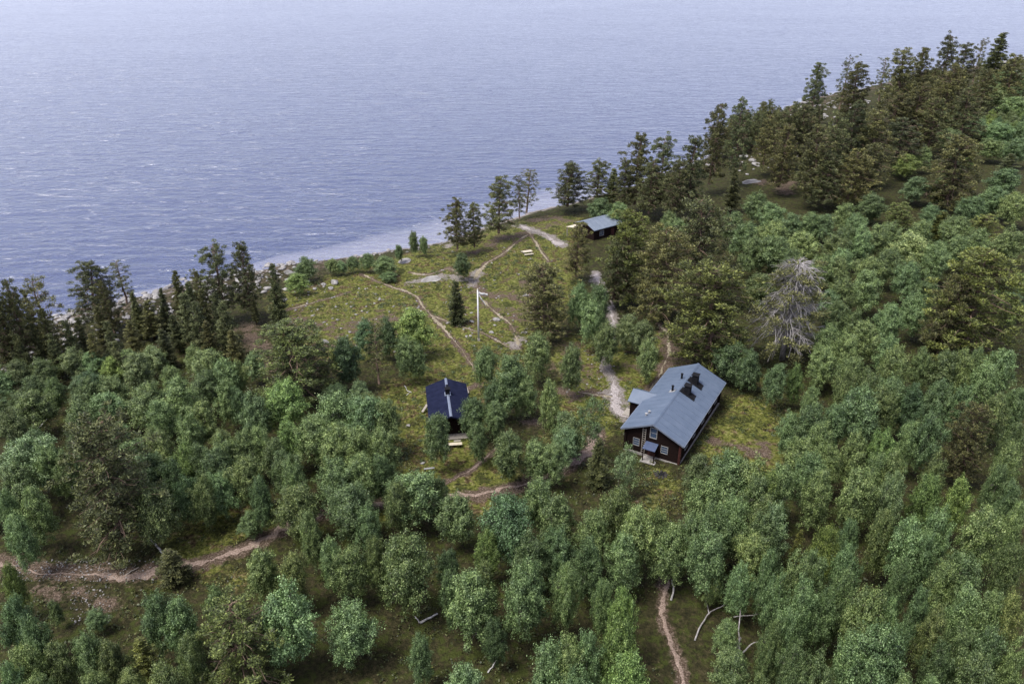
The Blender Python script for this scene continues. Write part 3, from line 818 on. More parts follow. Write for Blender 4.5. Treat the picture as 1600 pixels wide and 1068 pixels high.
# ------------------------------------------------------------------ trees
# one line per tree of the photograph: kind, x and y of its top, crown width in pixels, height in metres (or the y of its foot), tint
TREES = """
P 4 438 40 592; p 52 430 72 572; S 37 455 24 562; S 62 480 34 585; P 126 409 80 520; S 150 478 34 545; p 182 405 42 484; S 228 468 34 530; S 212 476 30 528; S 200 500 30 560
N 272 422 30 510; N 292 440 28 520; S 285 455 44 545; S 303 470 40 562; P 332 381 62 505; P 372 377 52 500; S 346 470 36 560; S 320 500 30 575; N 424 411 32 522; S 394 464 16 506
P -32 440 56 600; S -14 470 36 590; b -12 575 48 5; P -8 452 44 585; P 20 455 36 560; P 158 440 36 530; N 205 455 24 530; N 250 450 24 520; S 312 450 28 540; P 300 420 34 510; S 335 455 26 540; b 60 560 40 4.5; b 140 548 36 4; b 235 540 40 4.5 g; b 300 540 34 4.5; b 195 545 34 4
S 100 500 30 578; S 120 495 28 562; S 76 520 26 592; S 165 500 32 582; S 178 532 30 602; S 250 512 32 576; S 22 520 30 600; S 140 520 30 590; S 268 490 28 550; S 360 515 30 582; S 48 505 26 588
b 110 543 44 4.5 g; b 20 562 45 5 g; B 42 608 60 6; B 10 636 45 6 g; B 78 588 34 5; b 170 556 34 4.5 y; B 132 590 56 6; B 168 584 55 6; B 207 549 52 6 g; B 156 612 60 6; B 118 626 50 6
B 226 597 60 6.5; B 264 568 38 5.5; B 276 590 55 7; B 246 622 45 6; B 290 642 46 6.5; B 40 678 78 7.5 g; B 18 722 60 7; B 66 690 45 7; R 130 653 138 872; B 42 757 52 7.5; B 18 800 45 7; B 3 762 36 7
B 230 754 78 862; B 200 680 70 7; B 245 674 55 6.5; B 226 704 60 7 d; B 286 690 45 6.5 y; B 284 742 42 6; B 262 715 45 6.5 d; S 262 858 52 4; B 178 690 40 6; B 95 700 40 7
B 320 543 55 6; B 346 560 45 6; b 369 563 32 5; R 455 503 118 622 y; B 318 576 48 6; B 310 622 52 6.5; B 350 594 45 6.5; B 368 602 40 6; B 392 614 56 7; B 440 593 60 7 y
B 520 610 72 7.5; B 566 613 72 8; B 600 620 52 7.5; B 450 654 46 6.5 y; B 482 648 60 7; B 522 658 60 7.5; B 556 662 60 7.5; B 596 668 46 7; B 310 690 42 6.5; B 344 680 52 6.5; B 376 670 46 6.5; B 402 665 42 6.5; B 424 682 42 6
n 538 524 56 614 d; p 584 503 48 612; b 645 482 58 560 y; b 570 500 42 562 d; b 602 496 42 566 d; n 632 523 44 600; n 650 532 34 600
B 332 700 60 6.5; B 310 742 46 6.5; B 336 735 42 6; B 316 766 46 820; B 382 708 52 7; B 402 742 42 7 d; B 440 700 52 7; B 452 718 46 7; B 522 714 60 7 d; B 560 708 60 7; B 592 704 42 7 d
B 460 754 66 852; B 540 752 78 852; B 572 788 44 872; b 386 800 36 3; B 402 856 62 948; B 452 862 50 6.5 o; B 512 840 48 942; B 546 850 58 948; B 582 832 44 7.5; B 480 800 44 7
b 8 880 34 6 y; B 12 930 55 7 d; B 42 960 48 7; B 28 1002 52 7; b 82 1000 50 6 o; B 126 985 52 6.5; b 80 938 22 3; b 146 952 32 2.4; b 162 1000 50 6 o; S 216 998 52 6 y; B 236 922 62 7.5; B 272 932 62 7.5; B 288 985 52 7; B 250 1036 62 6.5; B 50 1050 52 6; B 136 1046 52 6; B 196 1046 46 5.5 o
B 334 914 46 7; R 360 950 112 1085 y; B 440 911 98 1058; B 545 941 78 1042; B 5 1030 40 7
B 632 830 94 972; n 655 987 46 1078; B 735 890 82 1016; B 704 886 38 7 d; B 755 875 52 7.5; B 825 871 74 1012; B 772 960 42 6 d; B 728 1038 72 7; B 885 878 52 8; B 862 1000 72 8; B 892 988 60 8.5; B 612 836 42 7.5
B 645 733 78 832; B 618 748 46 7; b 686 746 38 5 d; B 715 772 68 862; B 700 858 42 5 d; B 795 770 78 8.5 d; B 845 740 58 7.5; B 872 776 62 8; B 760 828 42 6 y; B 830 832 60 7 d; B 872 822 52 7 d
n 795 670 64 762; n 838 684 54 762; n 680 642 56 738; n 738 618 48 692 d; n 775 624 42 694; n 757 538 42 612 d; B 797 552 68 656; n 842 516 54 602; n 860 588 42 692; n 895 534 42 622
n 905 440 38 522; n 936 440 40 530; n 928 464 46 552; n 950 500 48 580; b 985 492 42 5.5 g; b 1006 500 42 5.5 g; n 1014 531 42 602; q 925 611 60 724; b 890 645 46 6 g; b 886 666 46 5 g; N 937 684 40 758; q 982 694 50 782 g
B 965 757 62 8.5; B 930 790 56 8; B 1000 784 66 8.5; B 1030 790 48 8; B 975 830 62 7.5; B 1050 817 60 922; B 920 840 52 7.5; b 1095 707 44 6 g; B 1150 704 82 8; B 1182 714 62 8; B 1110 744 62 8; B 1190 740 60 8
B 1122 784 66 8.5; B 1090 800 52 8; B 1152 770 60 8; B 1112 822 60 8; B 1202 770 55 8; B 1186 830 58 932; B 1160 880 48 6.5; b 1118 894 32 4; b 1140 966 42 4.5; B 975 914 48 8 y; B 945 896 38 7.5; B 970 964 62 9 y; B 920 980 52 9; B 905 1040 62 7; B 985 1012 72 8 y; b 1150 1020 64 5; B 1200 800 50 8
B 1272 702 52 8; B 1286 730 52 8; B 1226 720 52 8; B 1206 735 46 8 y; B 1350 726 58 8.5; B 1380 700 46 8; B 1402 706 46 8; B 1402 736 52 8 g; B 1470 708 42 7.5; B 1460 735 42 8 y; B 1510 742 42 8 y; B 1476 790 52 8.5; B 1550 787 68 9; B 1388 792 46 8.5; B 1426 807 56 8.5
B 1300 814 42 8.5 y; B 1335 804 38 7; B 1216 790 52 8 g; S 1252 828 24 5 y; B 1330 850 46 8; B 1250 864 56 8.5; B 1276 856 46 8; B 1570 722 38 8; B 1590 746 42 8; B 1597 780 40 8; B 1590 844 46 8; B 1415 872 42 8; B 1516 859 62 8.5; B 1490 870 52 8; B 1206 860 42 8; B 1450 830 46 7.5; R 1536 630 66 762 o
B 1220 890 42 8; B 1264 900 52 8.5; B 1325 887 46 8.5; B 1298 916 46 8; B 1367 911 70 10; B 1396 930 42 9; B 1340 985 52 8.5; B 1386 972 92 9.5; B 1416 966 44 9; B 1230 950 52 8.5; B 1212 966 42 8; B 1250 1000 46 8; B 1280 1018 62 7.5
B 1446 914 42 8; b 1472 946 46 8 o; B 1524 909 58 8.5; B 1560 916 46 8.5; B 1592 920 42 8.5 o; B 1514 970 52 8; B 1556 975 62 8.5; B 1541 1019 74 8; B 1420 1055 52 7; B 1465 1055 46 7; B 1597 1000 42 8; B 1480 1000 46 7.5 d; B 1190 1050 40 6
B 1218 564 42 6.5; n 1248 567 30 7 y; b 1272 602 32 5; B 1275 628 52 8; B 1240 640 38 6.5; B 1256 680 56 7.5; B 1290 655 46 7.5; B 1336 554 46 7.5; B 1405 539 58 8; B 1446 540 34 7; B 1486 541 46 7.5; B 1512 546 42 7.5; B 1532 540 32 7; B 1574 540 52 8; B 1550 562 42 7.5
B 1476 589 48 7.5; B 1512 598 42 7.5; B 1366 580 42 7.5; B 1402 585 52 8; B 1350 604 72 8.5; B 1386 600 46 8; B 1310 625 46 7.5; B 1562 614 46 7; B 1594 602 40 7 d; B 1465 634 54 9; B 1386 668 38 7.5 y; B 1345 674 46 7.5; B 1300 690 42 7; B 1430 655 38 7; B 1592 655 38 8; B 1586 690 46 8; B 1328 572 38 7; B 1396 520 46 7; B 1430 600 44 7.5 d
B 1325 351 46 7.5; B 1350 355 42 7.5; B 1308 366 42 7; B 1376 350 42 7; B 1430 360 64 7.5 s; B 1396 386 46 7; B 1366 398 46 7.5; B 1426 408 46 7; B 1470 375 46 7.5; B 1502 364 46 7; B 1536 358 46 7; B 1535 382 42 6; B 1586 354 46 7; B 1320 432 46 7; B 1360 420 52 7.5; B 1436 454 52 7.5; B 1396 470 46 7; B 1360 500 52 7; B 1328 516 46 7; B 1455 430 36 6; b 1310 400 42 6 g
R 1552 388 132 560 y; R 1502 432 76 560 o; S 1466 508 34 3.6; R 1405 320 42 7 y; S 1476 330 38 6 y; R 1546 335 54 7.5 y; B 1446 340 46 7
B 1312 470 48 7; B 1302 505 46 7; B 1338 482 42 6.5; B 1292 538 46 6.5; n 820 584 46 7; n 772 590 42 6.5 d; n 882 640 42 6.5; n 746 660 38 6; n 866 690 46 6.5; B 1168 345 52 7.5; B 1214 343 58 7.5; B 1210 366 62 7.5; B 1260 360 52 7; B 1286 396 42 7; B 1180 366 46 7.5; R 1106 312 92 478 o; R 1130 412 130 578 y; D 1250 408 108 562; B 1190 425 52 6; b 1150 535 58 6 d; b 1176 546 42 6 d; B 1240 388 42 6.5; B 1300 450 40 6
P 712 307 42 400; P 740 317 36 396; P 778 276 52 376; p 823 262 44 342; p 812 275 28 352; P 888 252 58 332; P 935 248 48 322; N 960 262 28 322; P 1000 206 48 335; P 978 248 34 335; P 1040 211 54 335; P 1085 211 54 340; P 1123 160 52 305; P 1163 153 48 290; P 1020 250 46 345; P 1060 250 50 350
b 940 310 38 5; b 970 315 36 5.5; P 903 347 50 442 o; R 855 413 74 532 o; R 990 327 74 478 y; R 1036 358 84 505 o; b 1046 330 32 6; b 1062 341 32 6; R 965 372 52 482 o
b 722 394 30 440 d; N 712 438 32 506; b 475 402 36 442; b 462 427 36 460 y; b 518 404 24 430; b 532 407 20 430; b 550 400 24 426; b 572 396 26 426; b 600 400 36 432; n 622 381 16 412; n 645 359 20 402; n 661 369 18 402; b 606 425 26 440
P 1282 96 42 198; p 1327 86 32 182; P 1346 98 52 204; p 1387 91 26 168; P 1420 76 54 192; P 1450 74 38 188; P 1490 53 44 174; P 1515 66 48 182; p 1538 60 26 142; N 1568 51 40 137; P 1592 84 50 172; P 1545 108 40 192; P 1490 100 62 222; P 1440 128 62 242; P 1400 143 62 244
P 1312 174 62 302; P 1345 158 58 292; P 1376 174 68 295; P 1266 163 48 264; P 1236 163 48 268; P 1232 192 58 306; P 1290 194 68 324; P 1340 234 58 328 o; R 1508 212 86 330 o; S 1150 262 28 332; P 1205 178 44 275; P 1470 150 56 250; P 1420 185 58 275; P 1520 140 50 235; P 1365 225 60 318; P 1300 240 58 330
B 1186 299 48 7; B 1210 316 46 6.5; B 1240 332 42 6; b 1326 318 38 6; B 1290 332 42 6; b 1420 240 36 6 y; b 1446 230 32 6; B 1490 200 46 6 g; b 1366 302 42 6; b 1436 275 46 6 g; B 1556 130 52 8 g; B 1580 110 42 7; B 1590 150 46 7; B 1566 190 52 7; B 1592 215 46 7; B 1550 215 42 6; B 1576 260 52 7; B 1560 292 46 6.5; B 1592 300 46 7
S 1582 240 34 7; S 1415 315 32 6 y; B 1342 332 42 6; B 1500 335 52 7; B 1460 318 40 6; B 1395 345 40 6; B 1270 330 40 6; B 1320 385 44 7; B 1150 330 40 6.5; S 1262 245 30 7; B 1525 305 40 6; B 1470 285 36 5
"""
TINT = {'': (1, 1, 1), 'y': (1.16, 1.15, 0.85), 'd': (0.68, 0.74, 0.78), 'g': (1.1, 1.06, 1.2), 'o': (1.06, 0.95, 0.9), 's': (1.55, 1.3, 1.25)}
KIND_NAME = {'B': 'birch_tree', 'n': 'birch_tree', 'b': 'birch_bush', 'q': 'birch_tree', 'P': 'pine_tree', 'R': 'pine_tree', 'p': 'pine_tree', 'D': 'pine_tree', 'N': 'spruce_tree', 'S': 'young_pine'}
NOUN = {'birch_tree': 'birch', 'birch_bush': 'bushy birch', 'pine_tree': 'pine', 'spruce_tree': 'spruce', 'young_pine': 'young pine'}
LOOK = {('B', ''): 'leafy green', ('B', 'y'): 'bright yellow-green', ('B', 'd'): 'dark green', ('B', 'g'): 'greyish green', ('B', 'o'): 'brownish green', ('B', 's'): 'pale sage',
        ('P', ''): 'dark olive', ('P', 'y'): 'yellow-olive', ('P', 'o'): 'brownish', ('P', 'd'): 'dark', ('P', 'g'): 'grey'}
REGION = [  # photo boxes (x0, y0, x1, y1) in words
    (0, 0, 200, 545, "on the bouldery shore at the far left"),
    (200, 0, 440, 600, "on the bouldery shore left of the clearing"),
    (440, 380, 690, 445, "in the shoreline row between clearing and water"),
    (690, 220, 850, 420, "at the sandy shore behind the flagpole"),
    (850, 220, 985, 336, "on the shore behind the lakeside hut"),
    (560, 420, 760, 545, "inside the open heath clearing near the flagpole"),
    (850, 300, 1060, 480, "around the lakeside hut and its path"),
    (985, 140, 1180, 300, "on the shore right of the lakeside hut"),
    (1180, 150, 1330, 350, "by the bare earth patch on the right shore"),
    (1180, 0, 1420, 150, "against the water at the upper right"),
    (1420, 0, 1600, 115, "along the far shoreline at the top right corner"),
    (1330, 0, 1480, 260, "in the dark pine stand on the right shore"),
    (1480, 0, 1600, 320, "along the right edge above the wide olive pine"),
    (1330, 260, 1480, 400, "between the dark pine stand and the grey half-dead pine"),
    (1480, 320, 1600, 530, "around the wide olive pine at the right edge"),
    (1060, 300, 1330, 470, "uphill of the grey half-dead pine"),
    (1330, 400, 1480, 530, "between the grey half-dead pine and the wide olive pine"),
    (1060, 400, 1200, 600, "just behind the large cabin"),
    (0, 545, 150, 720, "at the left edge behind the huge brown pine"),
    (150, 545, 300, 640, "between left shore and the huge brown pine"),
    (150, 640, 300, 770, "right of the huge brown pine"),
    (0, 640, 150, 870, "beside the huge brown pine at the left edge"),
    (300, 480, 440, 640, "below the shore spruces left of the clearing"),
    (440, 480, 620, 640, "along the lower left edge of the clearing"),
    (300, 640, 440, 770, "in the wood left of the small hut, far half"),
    (440, 640, 620, 745, "in the wood left of the small hut, near half"),
    (620, 500, 700, 745, "close to the left side of the small hut"),
    (700, 500, 880, 640, "between the small hut and the large cabin's yard"),
    (700, 600, 880, 720, "right below the small hut"),
    (880, 400, 1060, 600, "along the pale gravel path behind the large cabin"),
    (860, 580, 1010, 745, "between the curved path and the large cabin's gable"),
    (1200, 500, 1330, 700, "in the wood edge right of the large cabin"),
    (1330, 500, 1480, 620, "in the dense wood right of the large cabin, upper row"),
    (1330, 620, 1480, 740, "in the dense wood right of the large cabin, second row"),
    (1480, 500, 1600, 740, "around the brown pine in the right-hand wood"),
    (1010, 690, 1210, 830, "in the thicket just below the large cabin"),
    (880, 745, 1080, 880, "above the small trail at the bottom"),
    (1080, 820, 1210, 1100, "beside the bare fallen branches at the bottom"),
    (1210, 690, 1340, 880, "in the right-hand wood below the cabin's thicket"),
    (1340, 690, 1480, 880, "in the middle of the right-hand wood"),
    (1480, 690, 1600, 880, "at the right edge of the right-hand wood"),
    (1200, 880, 1340, 1100, "at the bottom edge right of the bare branches"),
    (1340, 880, 1470, 1100, "in the big clump at the bottom right"),
    (1470, 880, 1600, 1100, "in the bottom right corner"),
    (870, 880, 1010, 1100, "in the clump left of the small trail, bottom edge"),
    (600, 725, 740, 870, "along the footpath below the small hut"),
    (740, 725, 880, 870, "between the footpath fork and the bottom clumps"),
    (600, 830, 780, 1100, "at the bottom middle, left of centre"),
    (740, 860, 900, 1100, "at the bottom middle, right of centre"),
    (360, 745, 600, 905, "just below the footpath, left of the small hut"),
    (300, 740, 400, 850, "just above the footpath at the left"),
    (220, 840, 300, 900, "standing on the footpath's edge at the left"),
    (0, 870, 210, 1100, "in the bottom left corner below the stony path"),
    (210, 890, 360, 1100, "at the bottom left, around the wide olive pine"),
    (300, 890, 620, 1100, "at the bottom edge between olive pine and leaning birch"),
]
ORD = ["first", "second", "third", "fourth", "fifth", "sixth", "seventh", "eighth", "ninth", "tenth", "eleventh", "twelfth", "thirteenth", "fourteenth",
       "fifteenth", "sixteenth", "seventeenth", "eighteenth", "nineteenth", "twentieth"] + ["twenty-" + q for q in ("first", "second", "third", "fourth", "fifth", "sixth", "seventh", "eighth", "ninth")] + ["thirtieth"] + ["thirty-" + q for q in ("first", "second", "third", "fourth", "fifth", "sixth", "seventh", "eighth", "ninth")]
SPECIAL = {  # label by (kind, x, y) for trees that stand out by themselves
    ('R', 130, 653): "huge brown-olive pine standing above the stony path at the left",
    ('D', 1250, 406): "grey half-dead pine with drooping bare twigs behind the large cabin",
    ('R', 1552, 388): "wide yellow-olive round pine at the right edge of the wood",
    ('R', 1130, 412): "broad yellow-green pine directly behind the large cabin",
    ('R', 455, 503): "wide round olive pine at the lower left corner of the heath clearing",
    ('R', 360, 950): "wide olive pine at the bottom edge, left of the round birch",
    ('B', 440, 911): "large round birch at the bottom, beside the wide olive pine",
    ('B', 632, 830): "birch with a bent pale trunk showing beside a fallen log",
    ('n', 680, 642): "tall birch covering the near corner of the small dark hut",
    ('q', 982, 694): "grey thin-leaved birch in front of the large cabin's gable",
    ('q', 925, 611): "thin-crowned birch with curved trunk over the yard path",
    ('R', 1536, 630): "narrow brownish pine rising among the right-hand birches",
    ('B', 1367, 911): "tallest pale-topped birch in the bottom right clump",
    ('B', 1430, 360): "pale sage dome-shaped birch in the upper right wood",
    ('P', 126, 409): "big dense pine standing against the water at the far left",
    ('p', 182, 405): "thin see-through pine standing against the water at the left shore",
    ('P', 332, 381): "flat-topped tall pine in the pair left of the clearing",
    ('P', 372, 377): "spire-topped tall pine in the pair left of the clearing",
    ('N', 424, 411): "lone dark spruce at the left corner of the heath clearing",
    ('P', 903, 347): "dark pine standing in front of the lakeside hut's left corner",
    ('R', 855, 413): "brownish round pine at the right side of the heath clearing",
    ('N', 1568, 51): "pointed spruce against the water at the top right",
    ('b', 722, 394): "dark round bush tree beside the flagpole's bare ground",
    ('N', 712, 438): "slim spruce with bare pale stem left of the flagpole",
    ('S', 1252, 828): "tiny yellow young pine amid birches in the lower right wood",
    ('N', 937, 684): "dark dense spruce beside the curved yard path",
}

def base_kind(k):
    return 'B' if k in 'Bnbq' else 'P'

recs = []
for line in TREES.strip().splitlines():
    for item in line.split(';'):
        q = item.split()
        if not q:
            continue
        recs.append((q[0], float(q[1]), float(q[2]), float(q[3]), float(q[4]), q[5] if len(q) > 5 else ''))

tree_rng = random.Random(11)
placed = []
counter = {}
for kind, x, y, wpx, hv, tint in recs:
    if hv > 40:                                   # foot pixel given
        P = on_ground(x + (x - 800) * -0.0, hv)
        # the trunk is vertical in space: find the foot below the top pixel
        h = 3.0
        for _ in range(12):
            T = on_ground(x, y, h)
            fy = px_of((T.x, T.y, T.z))[1]
            h *= 1 + 0.6 * ((hv - y) / max(fy - y, 4) - 1)
        P = on_ground(x, y, h)
    else:
        h = hv * (1.12 if kind in 'Bb' else 1.0)
        P = on_ground(x, y, h)
    s = FPX / depth_of((P.x, P.y, P.z + h * 0.6))
    w = wpx / s
    placed.append((kind, x, y, w, h, tint, P))

# the rest of the closed canopy: smaller trees standing between the ones above
FILL = [
    ([(1170, 335), (1330, 250), (1480, 190), (1620, 120), (1620, 700), (1480, 700), (1330, 560), (1210, 430)], 'b', (4.5, 6.5), (2.8, 4.2), 2.5, 3.1, 70),
    ([(960, 330), (1180, 205), (1280, 180), (1420, 150), (1620, 115), (1620, 190), (1480, 245), (1330, 300), (1150, 335)], 'PPPS', (8, 11.5), (3.4, 4.6), 2.7, 3.5, 55),
    ([(-20, 610), (300, 565), (480, 610), (600, 650), (600, 730), (420, 750), (300, 770), (200, 750), (-20, 870)], 'b', (3.5, 5.5), (2.6, 3.6), 2.4, 3.0, 22),
]
ftr = random.Random(41)
for poly, kinds, hr, wr, gap, grid, most in FILL:
    P2 = gpoly(poly)
    x0, y0 = P2.min(0); x1, y1 = P2.max(0)
    cand = [(x0 + i * grid + ftr.uniform(-0.9, 0.9), y0 + j * grid + ftr.uniform(-0.9, 0.9)) for i in range(int((x1 - x0) / grid) + 1) for j in range(int((y1 - y0) / grid) + 1)]
    ca = np.array(cand)
    ok = poly_in(ca[:, 0], ca[:, 1], P2) & (shore_d(ca[:, 0], ca[:, 1]) > 2.5)
    room = []
    for (cx, cy), good in zip(cand, ok):
        if good:
            room.append((min(math.hypot(q[6].x - cx, q[6].y - cy) - 0.4 * q[3] for q in placed), cx, cy))
    room.sort(reverse=True)                        # the emptiest spots first
    n = 0
    for r_, cx, cy in room:
        if n >= most or r_ < 0.35 * gap:
            break
        if any((q[6].x - cx) ** 2 + (q[6].y - cy) ** 2 < (gap * 0.95) ** 2 for q in placed):
            continue
        h = ftr.uniform(*hr); w = ftr.uniform(*wr); z = gz(cx, cy)
        tx, ty = px_of((cx, cy, z + h))
        if tx < -40 or tx > 1615 or ty > 1080:
            continue
        kd = ftr.choice(kinds)
        placed.append((kd, tx, ty, w, h, ftr.choice(['', '', '', 'g', 'd', 'y']) if kd == 'b' else '', Vector((cx, cy, z))))
        n += 1


def region_of(x, y):
    for x0, y0, x1, y1, t in REGION:
        if x0 <= x < x1 and y0 <= y < y1:
            return t
    # between the boxes: the nearest one
    return min(REGION, key=lambda r: max(r[0] - x, 0, x - r[2]) ** 2 + max(r[1] - y, 0, y - r[3]) ** 2)[4]

by_region = {}
for i, (kind, x, y, w, h, tint, P) in enumerate(placed):
    if (kind, int(x), int(y)) in SPECIAL:
        continue
    by_region.setdefault((region_of(x, y), KIND_NAME[kind]), []).append((x, i))
label_of = {}
ROWS = {2: ["rear row", "front row"], 3: ["rear row", "middle row", "front row"], 4: ["rear row", "second row", "third row", "front row"], 5: ["rear row", "second row", "third row", "fourth row", "front row"]}
rows = []
for (reg, nm), items in by_region.items():
    nr_ = min(5, -(-len(items) // 11))
    items.sort(key=lambda q: placed[q[1]][2])
    for r_ in range(nr_):
        part = items[r_ * len(items) // nr_:(r_ + 1) * len(items) // nr_]
        rows.append((reg if nr_ == 1 else ROWS[nr_][r_] + ", " + reg, nm, part))
for reg, nm, items in rows:
    items.sort()
    for k, (x, i) in enumerate(items):
        kind, tint = placed[i][0], placed[i][5]
        look = LOOK.get((base_kind(kind), tint), 'green')
        if len(items) == 1:
            label_of[i] = f"the one {look} {NOUN[nm]} {reg}"
        else:
            label_of[i] = f"{look} {NOUN[nm]}, {ORD[k]} from left, {reg}"
        if len(label_of[i].replace('-', '').split()) > 16:
            label_of[i] = label_of[i].replace(look + ' ', '', 1)
        if len(label_of[i].split()) > 16:
            print("LONG", label_of[i])

GROUP = {'birch_tree': "birches of the lakeside wood", 'birch_bush': "low bushy birches", 'pine_tree': "old pines of the lakeside wood", 'spruce_tree': "spruces by the lake", 'young_pine': "young pines by the shore"}
turn = {}
for i, (kind, x, y, w, h, tint, P) in enumerate(placed):
    A = ASSET[kind]
    j = turn.get(kind, 0); turn[kind] = j + 1
    a = A[(j * 5 + j // len(A)) % len(A)]
    H0, W0 = SIZE[kind]
    nm = KIND_NAME[kind]
    root = empty(nm, (P.x, P.y, P.z), tree_rng.uniform(0, 6.283))
    sw = w / W0 * (0.95 if base_kind(kind) == 'B' else 1.12)
    root.scale = (sw * tree_rng.uniform(0.88, 1.12), sw * tree_rng.uniform(0.88, 1.12), h / H0)
    lab = SPECIAL.get((kind, int(x), int(y))) or label_of[i]
    tag(root, lab, NOUN[nm].split()[-1] if nm != 'young_pine' else 'pine', GROUP[nm])
    link("trunk", a[0], None, root)
    c = link("crown", a[1], None, root)
    t = TINT[tint] if base_kind(kind) == 'B' or tint not in 'yo' or not tint else {'y': (1.12, 1.22, 0.85), 'o': (1.0, 0.97, 0.92)}[tint]
    v = tree_rng.uniform(0.72, 1.3); hshift = tree_rng.uniform(-0.08, 0.12)
    c.color = (t[0] * v * (1 + hshift), t[1] * v, t[2] * v * (1 - hshift), 1)
    if len(a) > 2:
        tag(link("branches", a[2], None, root), kind="stuff")

# ------------------------------------------------------------------ buildings
M['log_wall'] = simple("log_wall", (0.006, 0.003, 0.0026), (0.015, 0.0075, 0.006), 2.0, 0.85, 0.12, 0, 0.03, (0.6, 0.6, 5))
M['metal_roof'] = simple("metal_roof", (0.068, 0.092, 0.132), (0.092, 0.118, 0.162), 0.9, 0.5, 0.4, 0.0)
M['dark_roof'] = simple("dark_roof", (0.006, 0.008, 0.022), (0.012, 0.015, 0.036), 1.3, 0.9, 0.08, 0.0)
M['pale_roof'] = simple("pale_roof", (0.115, 0.14, 0.175), (0.15, 0.175, 0.21), 0.8, 0.5, 0.4)
M['ridge_metal'] = simple("ridge_metal", (0.14, 0.165, 0.215), (0.2, 0.225, 0.28), 2.0, 0.4, 0.5, 0.3)
M['black_metal'] = simple("black_metal", (0.005, 0.005, 0.006), (0.012, 0.012, 0.014), 4.0, 0.8, 0.12)
M['white_paint'] = simple("white_paint", (0.19, 0.187, 0.183), (0.3, 0.295, 0.29), 3.0, 0.6, 0.3)
M['red_trim'] = simple("red_trim", (0.03, 0.009, 0.007), (0.06, 0.018, 0.014), 3.0, 0.7, 0.3)
M['glass'] = simple("window_glass", (0.03, 0.05, 0.09), (0.06, 0.09, 0.15), 1.0, 0.08, 0.8)
M['blue_dark'] = simple("dark_blue_sheet", (0.03, 0.045, 0.09), (0.05, 0.07, 0.13), 2.0, 0.45, 0.5)
M['stone_base'] = simple("stone_base", (0.13, 0.12, 0.11), (0.32, 0.3, 0.28), 5.0, 0.9, 0.2, 0, 0.05)
M['plank'] = simple("weathered_plank", (0.17, 0.15, 0.13), (0.34, 0.31, 0.27), 3.0, 0.85, 0.2, 0, 0.01, (1, 6, 1))
M['cream_wood'] = simple("cream_wood", (0.36, 0.31, 0.23), (0.56, 0.51, 0.41), 3.0, 0.8, 0.2, 0, 0.01, (1, 6, 1))

def frame_axes(u):
    """local x across (to the right), local y along the ridge"""
    return math.atan2(u[1], u[0]) - math.pi / 2

def gable_shell(name, root, half, y0, y1, z_eave, z_ridge, mat, base=-0.4):
    """closed wall body under a gable roof: four walls as parts"""
    t = 0.18
    for ya, yb in ((y0, y0 + t), (y1 - t, y1)):
        m = MB()
        m.prism([(-half, ya, base), (half, ya, base), (half, ya, z_eave), (0, ya, z_ridge), (-half, ya, z_eave)], (0, yb - ya, 0))
        m.obj("wall", mat, root)
    for xa, xb in ((-half, -half + t), (half - t, half)):
        m = MB()
        m.box(xa, xb, y0 + t, y1 - t, base, z_eave)
        m.obj("wall", mat, root)

def roof_slope(root, side, half, y0, y1, z_e, z_r, mat, panels, thick=0.12, rib=0.018):
    """one slope of a gable roof as a slab part with a row of sheet panels"""
    nrm = Vector((side * (z_r - z_e), 0, half)).normalized()
    slab = MB()
    lo, hi = Vector((side * half, y0, z_e)), Vector((0, y0, z_r))
    d = Vector((0, y1 - y0, 0))
    pts = [lo, hi, hi - Vector((0, 0, thick)), lo - Vector((0, 0, thick))]
    if side < 0: pts = pts[::-1]
    slab.prism(pts, d)
    s = slab.obj("roof_slope", mat, root)
    step = (y1 - y0) / panels
    for i in range(panels):
        a, b = y0 + i * step, y0 + (i + 1) * step
        m = MB()
        q = [lo.copy(), hi.copy()]
        A = [Vector((q[0].x, a + 0.012, q[0].z)), Vector((q[1].x, a + 0.012, q[1].z)), Vector((q[1].x, b - 0.012, q[1].z)), Vector((q[0].x, b - 0.012, q[0].z))]
        A = [p + nrm * 0.003 for p in A]
        if side > 0: A = A[::-1]
        m.prism(A, nrm * 0.022)
        # standing seam on the far edge of the sheet
        B = [Vector((q[0].x, b - 0.05, q[0].z)), Vector((q[1].x, b - 0.05, q[1].z)), Vector((q[1].x, b - 0.014, q[1].z)), Vector((q[0].x, b - 0.014, q[0].z))]
        B = [p + nrm * 0.02 for p in B]
        if side > 0: B = B[::-1]
        m.prism(B, nrm * rib)
        m.obj("roof_panel", mat, s)
    return s

